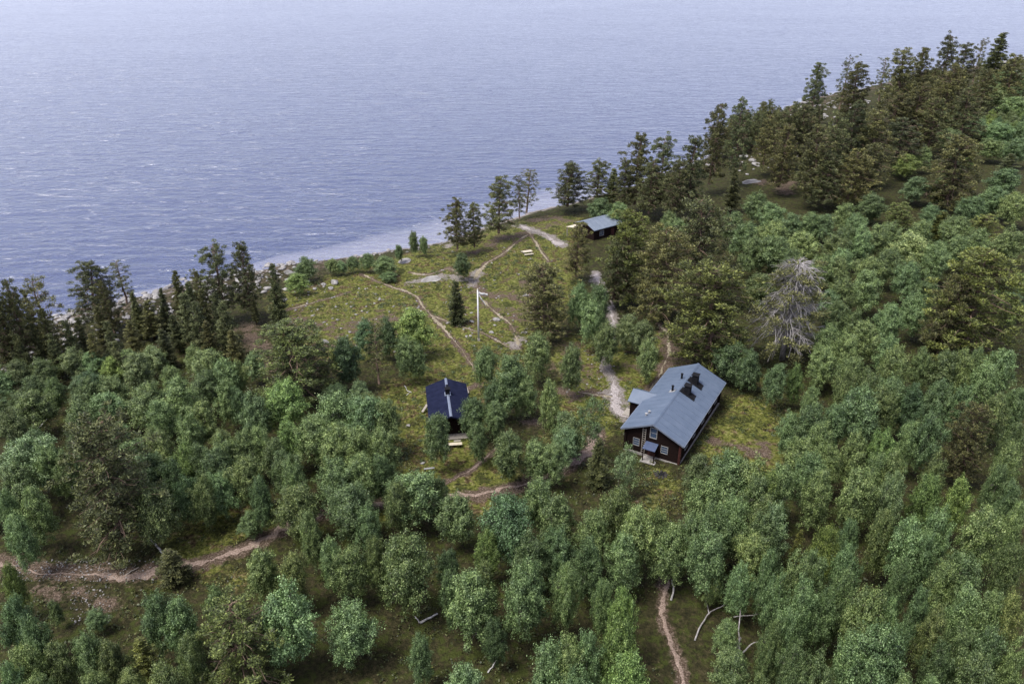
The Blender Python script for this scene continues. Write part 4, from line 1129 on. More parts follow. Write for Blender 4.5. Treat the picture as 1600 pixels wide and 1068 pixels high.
def window(root, x0, x1, z0, z1, yface, cols, rows, fmat=None, ny=-1, axis='y', fw=0.07):
    """window set into a wall whose face lies at yface, looking towards ny along the axis"""
    f = MB()
    def bx(m, xa, xb, za, zb, d0, d1):
        lo, hi = sorted((yface + ny * d0, yface + ny * d1))
        if axis == 'y': m.box(xa, xb, lo, hi, za, zb)
        else: m.box(lo, hi, xa, xb, za, zb)
    bx(f, x0 - fw, x0, z0 - fw, z1 + fw, -0.02, 0.05)
    bx(f, x1, x1 + fw, z0 - fw, z1 + fw, -0.02, 0.05)
    bx(f, x0, x1, z0 - fw, z0, -0.02, 0.06)
    bx(f, x0, x1, z1, z1 + fw, -0.02, 0.05)
    o = f.obj("window", fmat or M['white_paint'], root)
    dx, dz = (x1 - x0) / cols, (z1 - z0) / rows
    for i in range(cols):
        for j in range(rows):
            p = MB()
            bx(p, x0 + i * dx + 0.025, x0 + (i + 1) * dx - 0.025, z0 + j * dz + 0.025, z0 + (j + 1) * dz - 0.025, -0.01, 0.012)
            p.obj("pane", M['glass'], o)
    b = MB()
    for i in range(1, cols):
        bx(b, x0 + i * dx - 0.025, x0 + i * dx + 0.025, z0, z1, -0.015, 0.03)
    for j in range(1, rows):
        bx(b, x0, x1, z0 + j * dz - 0.025, z0 + j * dz + 0.025, -0.015, 0.027)
    if b.v:
        b.obj("glazing_bar", fmat or M['white_paint'], o)
    return o

# ---- the large cabin
U = Vector((0.497, 0.868, 0)).normalized()
NEAR = Vector((15.9, 74.4, 0))
rz = frame_axes(U)
gzv = 3.0
cabin = empty("log_cabin", (NEAR.x, NEAR.y, gzv), rz)
tag(cabin, "large dark log cabin with a blue-grey metal gable roof and side porch", "cabin")
LN, HALF, ZE, ZR = 16.3, 3.78, 3.05, 4.78
gable_shell("wall", cabin, 3.3, 0.45, LN - 0.45, ZE + 0.08, ZR - 0.16, M['log_wall'])
for s_ in (-1, 1):
    roof_slope(cabin, s_, HALF, 0, LN, ZE, ZR, M['metal_roof'], 15)
m = MB()
for s_ in (-1, 1):
    m.prism([(0, 0.0, ZR + 0.045), (0, 0.0, ZR + 0.075), (s_ * 0.2, 0.0, ZR - 0.02), (s_ * 0.2, 0.0, ZR - 0.05)][::s_], (0, LN, 0))
m.obj("ridge_cap", M['metal_roof'], cabin)
# verge boards on both gables
for ya in (-0.04, LN + 0.002):
    m = MB()
    for s_ in (-1, 1):
        m.prism([(0, ya, ZR + 0.03), (0, ya, ZR - 0.17), (s_ * HALF, ya, ZE - 0.17), (s_ * HALF, ya, ZE + 0.03)][::-s_], (0, 0.038, 0))
    m.obj("verge_board", M['ridge_metal'] if ya < 0 else M['log_wall'], cabin)
# gutters
for s_ in (-1, 1):
    m = MB()
    m.box(s_ * (HALF + 0.05) - 0.045, s_ * (HALF + 0.05) + 0.045, 0.0, LN, ZE - 0.1, ZE - 0.01)
    m.obj("gutter", M['ridge_metal'], cabin)
m = MB(); m.box(-3.42, 3.42, 0.33, LN - 0.33, -0.5, 0.22); m.obj("foundation", M['stone_base'], cabin)
# log ends at the corners
for cx in (-3.3, 3.3):
    for cy in (0.45, LN - 0.45):
        m = MB()
        for q in range(11):
            m.box(cx - 0.13, cx + 0.13, cy - 0.17, cy + 0.17, 0.25 + q * 0.25, 0.25 + q * 0.25 + 0.22)
        m.box(cx - 0.11, cx + 0.11, cy - 0.14, cy + 0.14, 0.2, 3.05)
        m.obj("corner_post", M['red_trim'] if cx > 0 and cy < 1 else M['log_wall'], cabin)
# near gable windows
window(cabin, -2.3, -1.6, 1.1, 2.0, 0.45, 1, 3, fw=0.05)
window(cabin, 1.1, 1.85, 1.1, 2.0, 0.45, 1, 3, fw=0.05)
window(cabin, -0.32, 0.38, 2.75, 4.0, 0.45, 1, 2, fw=0.09)
# small lean-to roof over the gable door, with the door below
m = MB(); m.prism([(-0.75, 0.4, 2.05), (0.75, 0.4, 2.05), (0.75, -0.75, 1.7), (-0.75, -0.75, 1.7)], (0, 0, 0.06)); m.obj("door_canopy", M['blue_dark'], cabin)
m = MB(); m.box(-0.45, 0.45, 0.40, 0.455, 0.0, 1.95); d_ = m.obj("door", M['red_trim'], cabin)
m = MB(); m.box(0.28, 0.34, 0.34, 0.40, 0.95, 1.05); m.obj("handle", M['black_metal'], d_)
for px_ in (-0.66, 0.66):
    m = MB(); m.box(px_ - 0.05, px_ + 0.05, -0.68, -0.58, -0.3, 1.74); m.obj("canopy_post", M['log_wall'], cabin)
m = MB(); m.box(-0.9, 0.9, -0.9, 0.33, -0.35, 0.06); m.obj("door_step", M['stone_base'], cabin)
# wall ladder up the gable and pale lamp
lad = MB()
for px_ in (-1.22, -0.86):
    lad.box(px_ - 0.03, px_ + 0.03, 0.30, 0.36, 0.3, 3.7)
for q in range(11):
    lad.box(-1.19, -0.89, 0.31, 0.35, 0.55 + q * 0.3, 0.59 + q * 0.3)
lad.obj("wall_ladder", M['plank'], cabin)
# long-side windows
for yy in (2.2, 5.0, 8.4, 11.2, 13.6):
    window(cabin, yy, yy + 1.0, 1.1, 2.1, 3.3, 2, 2, ny=1, axis='x')
for yy in (1.6, 4.2, 12.6):
    window(cabin, yy, yy + 1.0, 1.1, 2.1, -3.3, 2, 2, ny=-1, axis='x')
# side porch with a cross gable towards the yard
PY0, PY1, PX = 6.35, 9.75, -5.55
PM, PZE, PZR = (PY0 + PY1) / 2, 2.72, 3.62
for sgn, ye in ((-1, PY0), (1, PY1)):
    m = MB()
    xi_r = -HALF * (ZR - PZR) / (ZR - ZE)                # where the porch ridge meets the main slope
    xi_e = -HALF * (ZR - PZE) / (ZR - ZE) * 0.985
    xi_e = max(xi_e, -3.72)
    pts = [Vector((PX, ye, PZE)), Vector((xi_e, ye, PZE)), Vector((xi_r + 0.1, PM, PZR)), Vector((PX, PM, PZR))]
    if sgn > 0: pts = pts[::-1]
    m.prism(pts, (0, 0, 0.09))
    m.obj("porch_roof", M['metal_roof'], cabin)
m = MB()
m.prism([(PX + 0.25, PY0 + 0.3, -0.3), (PX + 0.25, PY1 - 0.3, -0.3), (PX + 0.25, PY1 - 0.3, PZE + 0.1), (PX + 0.25, PM, PZR - 0.05), (PX + 0.25, PY0 + 0.3, PZE + 0.1)][::-1], (0.12, 0, 0))
m.box(PX + 0.37, -3.3, PY0 + 0.3, PY0 + 0.42, -0.3, PZE + 0.1)
m.box(PX + 0.37, -3.3, PY1 - 0.42, PY1 - 0.3, -0.3, PZE + 0.1)
m.obj("porch_wall", M['log_wall'], cabin)
m = MB(); m.box(PX + 0.18, PX + 0.245, PM - 0.45, PM + 0.45, 0.1, 2.1); m.obj("porch_door", M['red_trim'], cabin)
m = MB(); m.box(PX - 0.9, PX + 0.15, PM - 0.8, PM + 0.8, -0.25, 0.12); m.obj("porch_step", M['plank'], cabin)
m = MB(); m.box(PX - 0.03, PX - 0.002, PY0 - 0.02, PY1 + 0.02, PZE - 0.12, PZE + 0.06); m.obj("fascia", M['ridge_metal'], cabin)

def roof_z(x):
    return ZR - abs(x) * (ZR - ZE) / HALF

def chimney(root, x, y, w, top, zf, mat, ladder=0):
    m = MB()
    m.box(x - w / 2, x + w / 2, y - w / 2, y + w / 2, zf(x) - 0.25, top)
    o = m.obj("chimney", mat, root)
    c = MB()
    for a in (-1, 1):
        for b in (-1, 1):
            c.box(x + a * w * 0.4 - 0.025, x + a * w * 0.4 + 0.025, y + b * w * 0.4 - 0.025, y + b * w * 0.4 + 0.025, top, top + 0.16)
    c.box(x - w * 0.62, x + w * 0.62, y - w * 0.62, y + w * 0.62, top + 0.16, top + 0.21)
    c.obj("chimney_cap", mat, o)
    f = MB()
    sl = (ZR - ZE) / HALF
    a, b = x - w * 1.1, x + w * 1.4
    z = lambda q: zf(q) + 0.05
    pts = [Vector((a, y - w * 0.75, z(a))), Vector((b, y - w * 0.75, z(b))), Vector((b, y + w * 0.75, z(b))), Vector((a, y + w * 0.75, z(a)))]
    f.prism(pts, (0, 0, 0.035))
    f.obj("chimney_flashing", mat, o)
    return o

for (cx, cy, top) in ((0.95, 12.1, ZR + 0.55), (0.95, 9.2, ZR + 0.55)):
    o = chimney(cabin, cx, cy, 0.72, top, roof_z, M['black_metal'])
    # sweep's roof ladder and standing board next to the stack
    l = MB()
    for yo in (-0.72, -0.38):
        a, b = 0.12, 2.05
        P4 = [Vector((a, cy + yo, roof_z(a) + 0.08)), Vector((b, cy + yo, roof_z(b) + 0.08)), Vector((b, cy + yo + 0.06, roof_z(b) + 0.08)), Vector((a, cy + yo + 0.06, roof_z(a) + 0.08))]
        l.prism(P4, (0, 0, 0.06))
    for q in range(7):
        a = 0.2 + q * 0.29
        l.box(a, a + 0.06, cy - 0.69, cy - 0.35, roof_z(a) + 0.085, roof_z(a) + 0.125)
    l.obj("roof_ladder", M['black_metal'], cabin)
# vent pipes on the yard slope
for (vx, vy, hh, mt) in ((-0.75, 12.0, 0.75, 'black_metal'), (-0.75, 8.6, 0.75, 'black_metal')):
    m = MB(); m.tube([(vx, vy, roof_z(vx) - 0.1), (vx, vy, roof_z(vx) + hh)], [0.13, 0.13], 10); o = m.obj("vent_pipe", M[mt], cabin)
    m = MB(); m.tube([(vx, vy, roof_z(vx) + hh), (vx, vy, roof_z(vx) + hh + 0.06)], [0.19, 0.15], 10); m.obj("pipe_cap", M['black_metal'], o)
    f = MB(); f.prism([Vector((vx - 0.35, vy - 0.3, roof_z(vx - 0.35) + 0.03)), Vector((vx + 0.35, vy - 0.3, roof_z(vx + 0.35) + 0.03)), Vector((vx + 0.35, vy + 0.3, roof_z(vx + 0.35) + 0.03)), Vector((vx - 0.35, vy + 0.3, roof_z(vx - 0.35) + 0.03))], (0, 0, 0.04)); f.obj("pipe_flashing", M['white_paint'] if vy < 10 else M['metal_roof'], o)
for (vx, vy) in ((-1.6, 3.1), (-1.75, 2.55)):
    m = MB(); m.tube([(vx, vy, roof_z(vx) - 0.1), (vx, vy, roof_z(vx) + 0.3), (vx, vy, roof_z(vx) + 0.34)], [0.11, 0.11, 0.17], 10); m.obj("roof_vent", M['white_paint'], cabin)

# ---- the small dark-roofed hut
U2 = Vector((-0.145, 0.989, 0)).normalized()
NEAR2 = Vector((-7.2, 78.4, 0))
hut = empty("log_hut", (NEAR2.x, NEAR2.y, 2.9), frame_axes(U2))
tag(hut, "small dark log hut with a navy felt roof and pale metal ridge", "hut")
L2, H2, E2, R2 = 9.0, 2.62, 2.35, 3.4
gable_shell("wall", hut, 2.2, 1.3, L2 - 0.35, E2 + 0.06, R2 - 0.15, M['log_wall'])
for s_ in (-1, 1):
    roof_slope(hut, s_, H2, 0, L2, E2, R2, M['dark_roof'], 9, rib=0.012)
m = MB()
for s_ in (-1, 1):
    m.prism([(0, -0.02, R2 + 0.03), (0, -0.02, R2 + 0.07), (s_ * 0.16, -0.02, R2 - 0.005), (s_ * 0.16, -0.02, R2 - 0.045)][::s_], (0, L2 + 0.04, 0))
m.obj("ridge_cap", M['ridge_metal'], hut)
for ya in (-0.045, L2 + 0.002):
    m = MB()
    for s_ in (-1, 1):
        m.prism([(0, ya, R2 + 0.02), (0, ya, R2 - 0.16), (s_ * H2, ya, E2 - 0.16), (s_ * H2, ya, E2 + 0.02)][::-s_], (0, 0.04, 0))
    m.obj("verge_board", M['dark_roof'], hut)
z2 = lambda q: R2 - abs(q) * (R2 - E2) / H2
m = MB(); m.box(-0.3, 0.24, 4.9, 5.45, R2 - 0.4, R2 + 0.75); ch = m.obj("chimney", M['black_metal'], hut)
m = MB(); m.box(-0.38, 0.32, 4.82, 5.53, R2 + 0.75, R2 + 0.82); m.obj("chimney_cap", M['black_metal'], ch)
m = MB(); m.prism([(-0.4, 4.75, z2(0.4) + 0.12), (0, 4.75, R2 + 0.09), (0.36, 4.75, z2(0.36) + 0.12), (0.36, 4.75, z2(0.36) + 0.08), (0, 4.75, R2 + 0.05), (-0.4, 4.75, z2(0.4) + 0.08)][::-1], (0, 0.9, 0)); m.obj("chimney_flashing", M['ridge_metal'], ch)
m = MB(); m.tube([(0, 6.5, R2), (0, 6.5, R2 + 0.4)], [0.14, 0.14], 8); v_ = m.obj("vent_pipe", M['ridge_metal'], hut)
m = MB(); m.tube([(0, 6.5, R2 + 0.4), (0, 6.5, R2 + 0.46)], [0.2, 0.18], 8); m.obj("pipe_cap", M['black_metal'], v_)
window(hut, -1.5, -0.8, 0.95, 1.7, 1.3, 2, 2)
m = MB(); m.box(0.15, 1.0, 1.245, 1.3, 0.1, 1.95); d_ = m.obj("door", M['log_wall'], hut)
m = MB(); m.box(0.24, 0.3, 1.19, 1.243, 0.95, 1.05); m.obj("handle", M['black_metal'], d_)
for px_ in (-2.0, 2.0):
    m = MB(); m.box(px_ - 0.07, px_ + 0.07, 0.3, 0.44, -0.2, 2.5); m.obj("porch_post", M['log_wall'], hut)
for k_ in range(9):
    m = MB(); m.box(-2.1, 2.1, 0.15 + k_ * 0.125, 0.15 + k_ * 0.125 + 0.11, -0.02, 0.06); m.obj("plank", M['plank'], hut)
for k_ in range(3):
    m = MB(); m.box(0.2, 1.2, -0.25 - 0.32 * k_, 0.05 - 0.32 * k_, -0.3, -0.05 - 0.11 * k_); m.obj("step", M['plank'], hut)

# ---- the lakeside hut
U3 = Vector((0.80, 0.60, 0)).normalized()
hut3 = empty("shore_hut", (14.4, 151.0, 2.0), frame_axes(U3))
tag(hut3, "dark hut by the water with a pale blue-grey roof", "hut")
L3, H3, E3, R3 = 8.0, 3.1, 2.45, 3.55
gable_shell("wall", hut3, 2.7, 0.4, L3 - 0.4, E3 + 0.06, R3 - 0.15, M['log_wall'], -0.8)
for s_ in (-1, 1):
    roof_slope(hut3, s_, H3, 0, L3, E3, R3, M['pale_roof'], 7, rib=0.02)
m = MB()
for s_ in (-1, 1):
    m.prism([(0, 0.0, R3 + 0.045), (0, 0.0, R3 + 0.075), (s_ * 0.2, 0.0, R3 - 0.02), (s_ * 0.2, 0.0, R3 - 0.05)][::s_], (0, L3, 0))
m.obj("ridge_cap", M['pale_roof'], hut3)
for ya in (-0.045, L3 + 0.002):
    m = MB()
    for s_ in (-1, 1):
        m.prism([(0, ya, R3 + 0.02), (0, ya, R3 - 0.16), (s_ * H3, ya, E3 - 0.16), (s_ * H3, ya, E3 + 0.02)][::-s_], (0, 0.04, 0))
    m.obj("verge_board", M['log_wall'], hut3)
m = MB(); m.prism([(-2.6, -2.4, 2.2), (0.0, -2.4, 2.75), (0.0, -0.06, 2.75), (-2.6, -0.06, 2.2)], (0, 0, 0.07)); m.obj("porch_roof", M['cream_wood'], hut3)
for px_ in (-2.4, -0.2):
    m = MB(); m.box(px_ - 0.06, px_ + 0.06, -2.3, -2.18, -0.6, 2.24 + (px_ + 2.4) * 0.21); m.obj("porch_post", M['plank'], hut3)
window(hut3, 2.0, 3.0, 0.9, 1.8, 2.7, 2, 2, ny=1, axis='x')
m = MB(); m.box(2.7, 2.755, 5.0, 5.9, -0.3, 1.8); d_ = m.obj("door", M['red_trim'], hut3)
m = MB(); m.box(2.757, 2.8, 5.1, 5.16, 0.8, 0.9); m.obj("handle", M['black_metal'], d_)

# ------------------------------------------------------------------ flagpole with a slack pennant
M['pole_paint'] = simple("pole_paint", (0.5, 0.49, 0.48), (0.62, 0.61, 0.6), 2.0, 0.5, 0.3)
fb = on_ground(748, 532)
pole = empty("flagpole", tuple(fb))
tag(pole, "tall white flagpole with a slack pale pennant on the heath clearing", "flagpole")
m = MB(); m.tube([(0, 0, -0.3), (0, 0, 4), (0, 0, 8.3)], [0.15, 0.13, 0.10], 10); m.obj("pole", M['pole_paint'], pole, True)
m = MB(); m.tube([(0, 0, 8.3), (0, 0, 8.42), (0, 0, 8.5)], [0.05, 0.12, 0.03], 10); m.obj("finial", M['cream_wood'], pole, True)
m = MB(); m.box(-0.2, 0.2, -0.2, 0.2, -0.3, 0.35); m.obj("pole_socket", M['plank'], pole)
def strip(pts, w0, w1, name):
    V, F = [], []
    n = len(pts)
    for i, p in enumerate(pts):
        ww = w0 + (w1 - w0) * i / (n - 1)
        V += [(p[0], p[1], p[2] + ww / 2), (p[0], p[1] + 0.015, p[2] - ww / 2)]
    b = MB(); b.v = V
    b.f = [(2 * i, 2 * i + 2, 2 * i + 3, 2 * i + 1) for i in range(n - 1)]
    o = b.obj(name, M['pole_paint'], pole, True)
    sm = o.modifiers.new("cloth", 'SOLIDIFY'); sm.thickness = 0.012
    return o
strip([(0.1 + 0.17 * i, 0.06 * math.sin(i * 1.3), 7.75 - 0.03 * i + 0.04 * math.sin(i * 1.7)) for i in range(9)], 0.42, 0.3, "pennant")
strip([(0.12 + 0.12 * i, 0.05 * math.sin(i * 1.1 + 1), 7.55 - 0.2 * i + 0.03 * math.sin(i * 2)) for i in range(10)], 0.36, 0.16, "pennant_tail")

# ------------------------------------------------------------------ small things around the huts
def picnic_table(px, py, rot, label):
    P = on_ground(px, py)
    t = empty("picnic_table", tuple(P), rot)
    tag(t, label, "table")
    for i in range(4):
        m = MB(); m.box(-0.9, 0.9, -0.44 + i * 0.225, -0.44 + i * 0.225 + 0.2, 0.72, 0.77); m.obj("plank", M['cream_wood'], t)
    for s_ in (-1, 1):
        m = MB(); m.box(-0.9, 0.9, s_ * 0.85 - 0.17, s_ * 0.85 + 0.17, 0.42, 0.47); m.obj("bench", M['cream_wood'], t)
    for x_ in (-0.65, 0.65):
        m = MB(); m.box(x_ - 0.04, x_ + 0.04, -0.95, 0.95, 0.36, 0.42)
        for s_ in (-1, 1):
            m.prism([(x_ - 0.04, s_ * 0.75, -0.1), (x_ + 0.04, s_ * 0.75, -0.1), (x_ + 0.04, s_ * 0.3, 0.72), (x_ - 0.04, s_ * 0.3, 0.72)][::s_], (0, 0.08, 0))
        m.obj("leg_frame", M['plank'], t)
picnic_table(824, 398, 0.35, "cream wooden picnic table with benches on the upper heath clearing")

def bench(px, py, rot, label, L=1.7, mat='cream_wood'):
    P = on_ground(px, py)
    t = empty("bench", tuple(P), rot)
    tag(t, label, "bench")
    for i in range(3):
        m = MB(); m.box(-L / 2, L / 2, -0.26 + i * 0.18, -0.26 + i * 0.18 + 0.16, 0.43, 0.48); m.obj("plank", M[mat], t)
    for x_ in (-L / 2 + 0.2, L / 2 - 0.2):
        m = MB(); m.box(x_ - 0.05, x_ + 0.05, -0.2, 0.2, -0.15, 0.43); m.obj("leg", M['black_metal'], t)
bench(711, 698, 0.12, "pale wooden bench in front of the small dark hut")

def board(px, py, rot, tilt, L, label):
    P = on_ground(px, py)
    m = MB(); m.box(-L / 2, L / 2, -0.16, 0.16, -0.03, 0.03)
    o = m.obj("loose_board", M['plank'])
    o.location = (P.x, P.y, P.z + 0.25 + abs(math.sin(tilt)) * L / 2); o.rotation_euler = (0, tilt, rot)
    tag(o, label, "board")
board(664, 643, 1.0, -0.5, 1.2, "pale board propped up left of the small dark hut")
board(730, 614, -1.2, 0.45, 0.9, "pale board propped up at the small hut's far right corner")

def sawbuck(px, py, label):
    P = on_ground(px, py)
    t = empty("sawhorse", tuple(P), 0.2)
    tag(t, label, "sawhorse")
    m = MB(); m.box(-0.6, 0.6, -0.12, 0.12, 0.55, 0.63); m.obj("top", M['white_paint'], t)
    for x_ in (-0.45, 0.45):
        for s_ in (-1, 1):
            m = MB(); m.tube([(x_, s_ * 0.35, -0.05), (x_, s_ * 0.05, 0.56)], [0.04, 0.04], 5); m.obj("leg", M['black_metal'], t)
sawbuck(671, 738, "small white-topped trestle with dark legs on the grass by the footpath")

P = on_ground(1033, 742)
pit = empty("fire_pit", tuple(P))
tag(pit, "black round fire pit ringed with dark stones below the cabin's gable", "fire pit")
m = MB(); m.tube([(0, 0, -0.1), (0, 0, 0.08)], [0.5, 0.46], 14); m.obj("ash_bed", M['black_metal'], pit)
srg = random.Random(5)
def rock_mesh(seed, flat=0.62):
    rg = np.random.default_rng(900 + seed)
    import bmesh
    bm = bmesh.new()
    bmesh.ops.create_icosphere(bm, subdivisions=2, radius=0.5)
    k = rg.uniform(1.2, 3.0, (5, 3)) * rg.choice([-1, 1], (5, 3)); ph = rg.uniform(0, 6, 5)
    cut = unit(rg.standard_normal((5, 3)))
    for v in bm.verts:
        p = np.array(v.co)
        d = 1 + 0.09 * sum(math.sin(float(np.dot(k[i], p)) * 2 + ph[i]) for i in range(5))
        p = p * d
        for c in cut:                               # flat broken faces
            q = float(np.dot(p, c)) - 0.38
            if q > 0: p = p - c * q * 0.85
        v.co = (p[0] * 1.25, p[1], p[2] * flat)
    me = bpy.data.meshes.new("boulder")
    bm.to_mesh(me); bm.free()
    me.materials.append(M['boulder'])
    return me
ROCKS = [rock_mesh(i, 0.5 + 0.06 * (i % 5)) for i in range(9)]
M['soot_stone'] = simple("soot_stone", (0.015, 0.014, 0.014), (0.06, 0.055, 0.05), 4.0, 0.9, 0.2)
soot = rock_mesh(30, 0.7); soot.materials.clear(); soot.materials.append(M['soot_stone'])
for i in range(9):
    a = i * 0.698
    o = link("stone", soot, None, pit); o.location = (0.58 * math.cos(a), 0.58 * math.sin(a), 0.08); o.scale = (0.36, 0.36, 0.42); o.rotation_euler = (0, 0, a)

# ------------------------------------------------------------------ boulders along the shore
def boulder(x, y, size, label, group, sink=0.3):
    z = gz(x, y)
    o = link("boulder", ROCKS[srg.randrange(9)])
    o.location = (x, y, max(z, -0.15) + size * 0.5 * (0.6 - sink)); o.scale = (size, size * srg.uniform(0.75, 1.1), size * srg.uniform(0.7, 1.05))
    o.rotation_euler = (srg.uniform(-0.2, 0.2), srg.uniform(-0.2, 0.2), srg.uniform(0, 6.28))
    tag(o, label, "boulder", group)

SMALL = []
def scatter_boulders(px0, px1, n, keep, band, label, group, smin=0.5, smax=1.7):
    """stones along a stretch of the waterline (photo x range), band metres inland; the largest are things, the rest rubble"""
    pts = []
    for i in range(len(SHORE_PX) - 1):
        (xa, ya), (xb, yb) = SHORE_PX[i], SHORE_PX[i + 1]
        for q in range(20):
            xx = xa + (xb - xa) * q / 20
            if px0 <= xx <= px1:
                pts.append(at_z(xx, ya + (yb - ya) * q / 20, 0))
    got = []
    for i in range(n):
        p = pts[srg.randrange(len(pts))]
        d = band[0] + (band[1] - band[0]) * srg.random()
        x, y = p.x + d * 0.55 + srg.uniform(-1.5, 1.5), p.y - d * 0.83 + srg.uniform(-1.5, 1.5)
        got.append((smin + (smax - smin) * srg.random() ** 2.2, x, y))
    got.sort(reverse=True)
    for s, x, y in got[:keep]:
        boulder(x, y, s, label, group)
    SMALL.extend(got[keep:])
scatter_boulders(-20, 215, 260, 55, (-1.5, 20), "pale grey boulder on the stony shore under the pines at the far left", "boulders under the far left pines", 0.3, 1.6)
scatter_boulders(215, 440, 260, 55, (-1.5, 16), "pale grey boulder on the stony shore left of the heath clearing", "boulders left of the clearing", 0.3, 1.6)
scatter_boulders(440, 690, 60, 30, (-0.5, 4), "small pale boulder on the waterline in front of the heath clearing", "boulders in front of the clearing", 0.3, 1.1)
scatter_boulders(1080, 1300, 220, 70, (-0.5, 26), "pale boulder on the stony right shore between the pines", "boulders on the right shore", 0.4, 2.4)
scatter_boulders(1300, 1600, 150, 45, (0, 34), "pale boulder on the far stony shore at the upper right", "boulders on the far shore", 0.5, 3.0)
def rubble():
    rg = np.random.default_rng(77)
    V, F, off = [], [], 0
    src = []
    for me in ROCKS[:4]:
        v = np.array([q.co for q in me.vertices]); f = np.array([q.vertices for q in me.polygons]); src.append((v, f))
    for s, x, y in SMALL:
        v, f = src[rg.integers(4)]
        a = rg.uniform(0, 6.28); ca, sa = math.cos(a), math.sin(a)
        q = v * s * np.array([1, rg.uniform(.75, 1.1), rg.uniform(.7, 1.05)])
        q = np.stack([q[:, 0] * ca - q[:, 1] * sa, q[:, 0] * sa + q[:, 1] * ca, q[:, 2]], 1)
        V.append(q + np.array([x, y, max(gz(x, y), -0.15) + s * 0.15])); F.append(f + off); off += len(v)
    tag(link("rubble", np_mesh("rubble", np.concatenate(V), np.concatenate(F)), M['boulder']), kind="stuff")
rubble()
for (bx_, by_, s, lab) in (
        (523, 443, 1.5, "long pale boulder on the heath edge above the shoreline bushes"), (517, 451, 0.9, "round pale stone just below the long pale boulder"),
        (505, 445, 0.8, "pale stone left of the long pale boulder on the heath edge"), (478, 449, 0.9, "pale stone right of the bright shoreline bush"),
        (492, 452, 0.8, "pale stone on the heath between two shoreline bushes"), (447, 453, 1.0, "grey stone left of the bright shoreline bush"),
        (443, 470, 1.2, "broad grey stone at the heath clearing's left corner"), (737, 503, 0.7, "white stone left of the flagpole foot"),
        (729, 526, 0.5, "small white stone near the pale trail left of the flagpole"), (776, 500, 1.0, "flat pale stone right of the flagpole"),
        (768, 520, 0.7, "pale stone right of the flagpole near the trail"), (820, 462, 0.8, "pale stone at the end of the bare earth strip"),
        (820, 520, 0.8, "white stone beside the bare earth hollow"), (735, 525, 0.5, "second small white stone near the trail left of the flagpole"),
        (700, 505, 0.6, "light stone beside the slim spruce"), (638, 665, 0.5, "pale round stone on the grass left of the small hut"),
        (660, 724, 0.45, "small white stone above the white-topped trestle"), (1095, 728, 1.0, "pale boulder at the cabin's right gable corner"),
        (508, 535, 1.1, "flat pinkish stone at the lower edge of the clearing"), (990, 640, 0.8, "pale step stone beside the cabin porch"),
        (1105, 518, 0.7, "white stone under the broad pine behind the cabin"), (1062, 488, 0.7, "grey stone by the track between cabin and lakeside hut")):
    P = on_ground(bx_, by_)
    boulder(P.x, P.y, s, lab, "single stones in the open", 0.25)
# flat rock slabs
def slab_rock(px, py, sx, sy, label):
    P = on_ground(px, py)
    o = link("rock_slab", ROCKS[3])
    o.location = (P.x, P.y, P.z - 0.02); o.scale = (sx, sy, 0.7); o.rotation_euler = (0, 0, 0.3)
    tag(o, label, "rock")
slab_rock(675, 437, 3.2, 3.0, "broad flat pale rock slab in the heath clearing")
slab_rock(1178, 284, 5.5, 3.5, "large grey rock slab beside the bare earth patch on the right shore")
slab_rock(634, 408, 2.2, 2.6, "pale rock slab at the waterline behind the heath clearing")

# ------------------------------------------------------------------ dead wood lying about
def dead_wood(name, label, paths, mat='grey_wood', cat='fallen tree'):
    """paths: list of (photo points with height above ground, radius start, radius end)"""
    o0 = None
    P0 = on_ground(paths[0][0][0][0], paths[0][0][0][1])
    root = empty(name, tuple(P0))
    tag(root, label, cat)
    for k, (pts, r0, r1) in enumerate(paths):
        W = [on_ground(p[0], p[1], p[2]) + Vector((0, 0, p[2])) - P0 for p in pts]
        F = []
        for i in range(len(W) - 1):
            for q in range(3):
                F.append(W[i].lerp(W[i + 1], q / 3) + Vector((srg.uniform(-.05, .05), srg.uniform(-.05, .05), srg.uniform(-.03, .03))))
        F.append(W[-1])
        m = MB(); m.tube(F, list(np.linspace(r0, r1, len(F))), 6)
        m.obj("trunk" if k == 0 else "branch", M[mat], root, True)
dead_wood("fallen_branch", "forked grey dead branch lying on the dark ground right of the small trail",
          [([(1086, 1000, 0.1), (1096, 975, 0.25), (1110, 955, 0.5), (1125, 948, 0.7), (1138, 938, 0.9)], 0.08, 0.035),
           ([(1108, 958, 0.5), (1104, 940, 0.6), (1099, 930, 0.6)], 0.06, 0.03)])
dead_wood("standing_snag", "grey upright dead snag with crossing bare limbs at the bottom",
          [([(1160, 1035, 0.1), (1155, 1012, 0.9), (1154, 985, 1.9), (1157, 950, 3.0)], 0.10, 0.04),
           ([(1155, 962, 2.5), (1172, 961, 2.2), (1190, 958, 2.0)], 0.06, 0.03), ([(1155, 962, 2.5), (1146, 963, 2.5)], 0.05, 0.03),
           ([(1160, 1020, 0.5), (1172, 1006, 0.7), (1190, 999, 0.9)], 0.08, 0.03), ([(1158, 995, 1.4), (1150, 1016, 0.3)], 0.06, 0.06)], cat='dead tree')
dead_wood("fallen_log", "pale fallen log beside the bent birch trunk at the bottom",
          [([(656, 972, 0.15), (668, 966, 0.2), (684, 958, 0.3)], 0.11, 0.08), ([(656, 972, 0.15), (648, 962, 0.3)], 0.07, 0.04)], 'birch_bark', 'log')
dead_wood("leaning_log", "pale bare leaning birch stem above the left footpath",
          [([(256, 865, 0.1), (246, 855, 0.5), (238, 843, 1.0), (228, 830, 1.6), (220, 815, 2.3)], 0.12, 0.07)], 'birch_bark', 'stem')
dead_wood("fallen_stick", "thin pale dead stem lying at the bottom middle",
          [([(762, 1050, 0.1), (772, 1036, 0.3), (780, 1022, 0.6)], 0.07, 0.04)], 'birch_bark', 'stem')
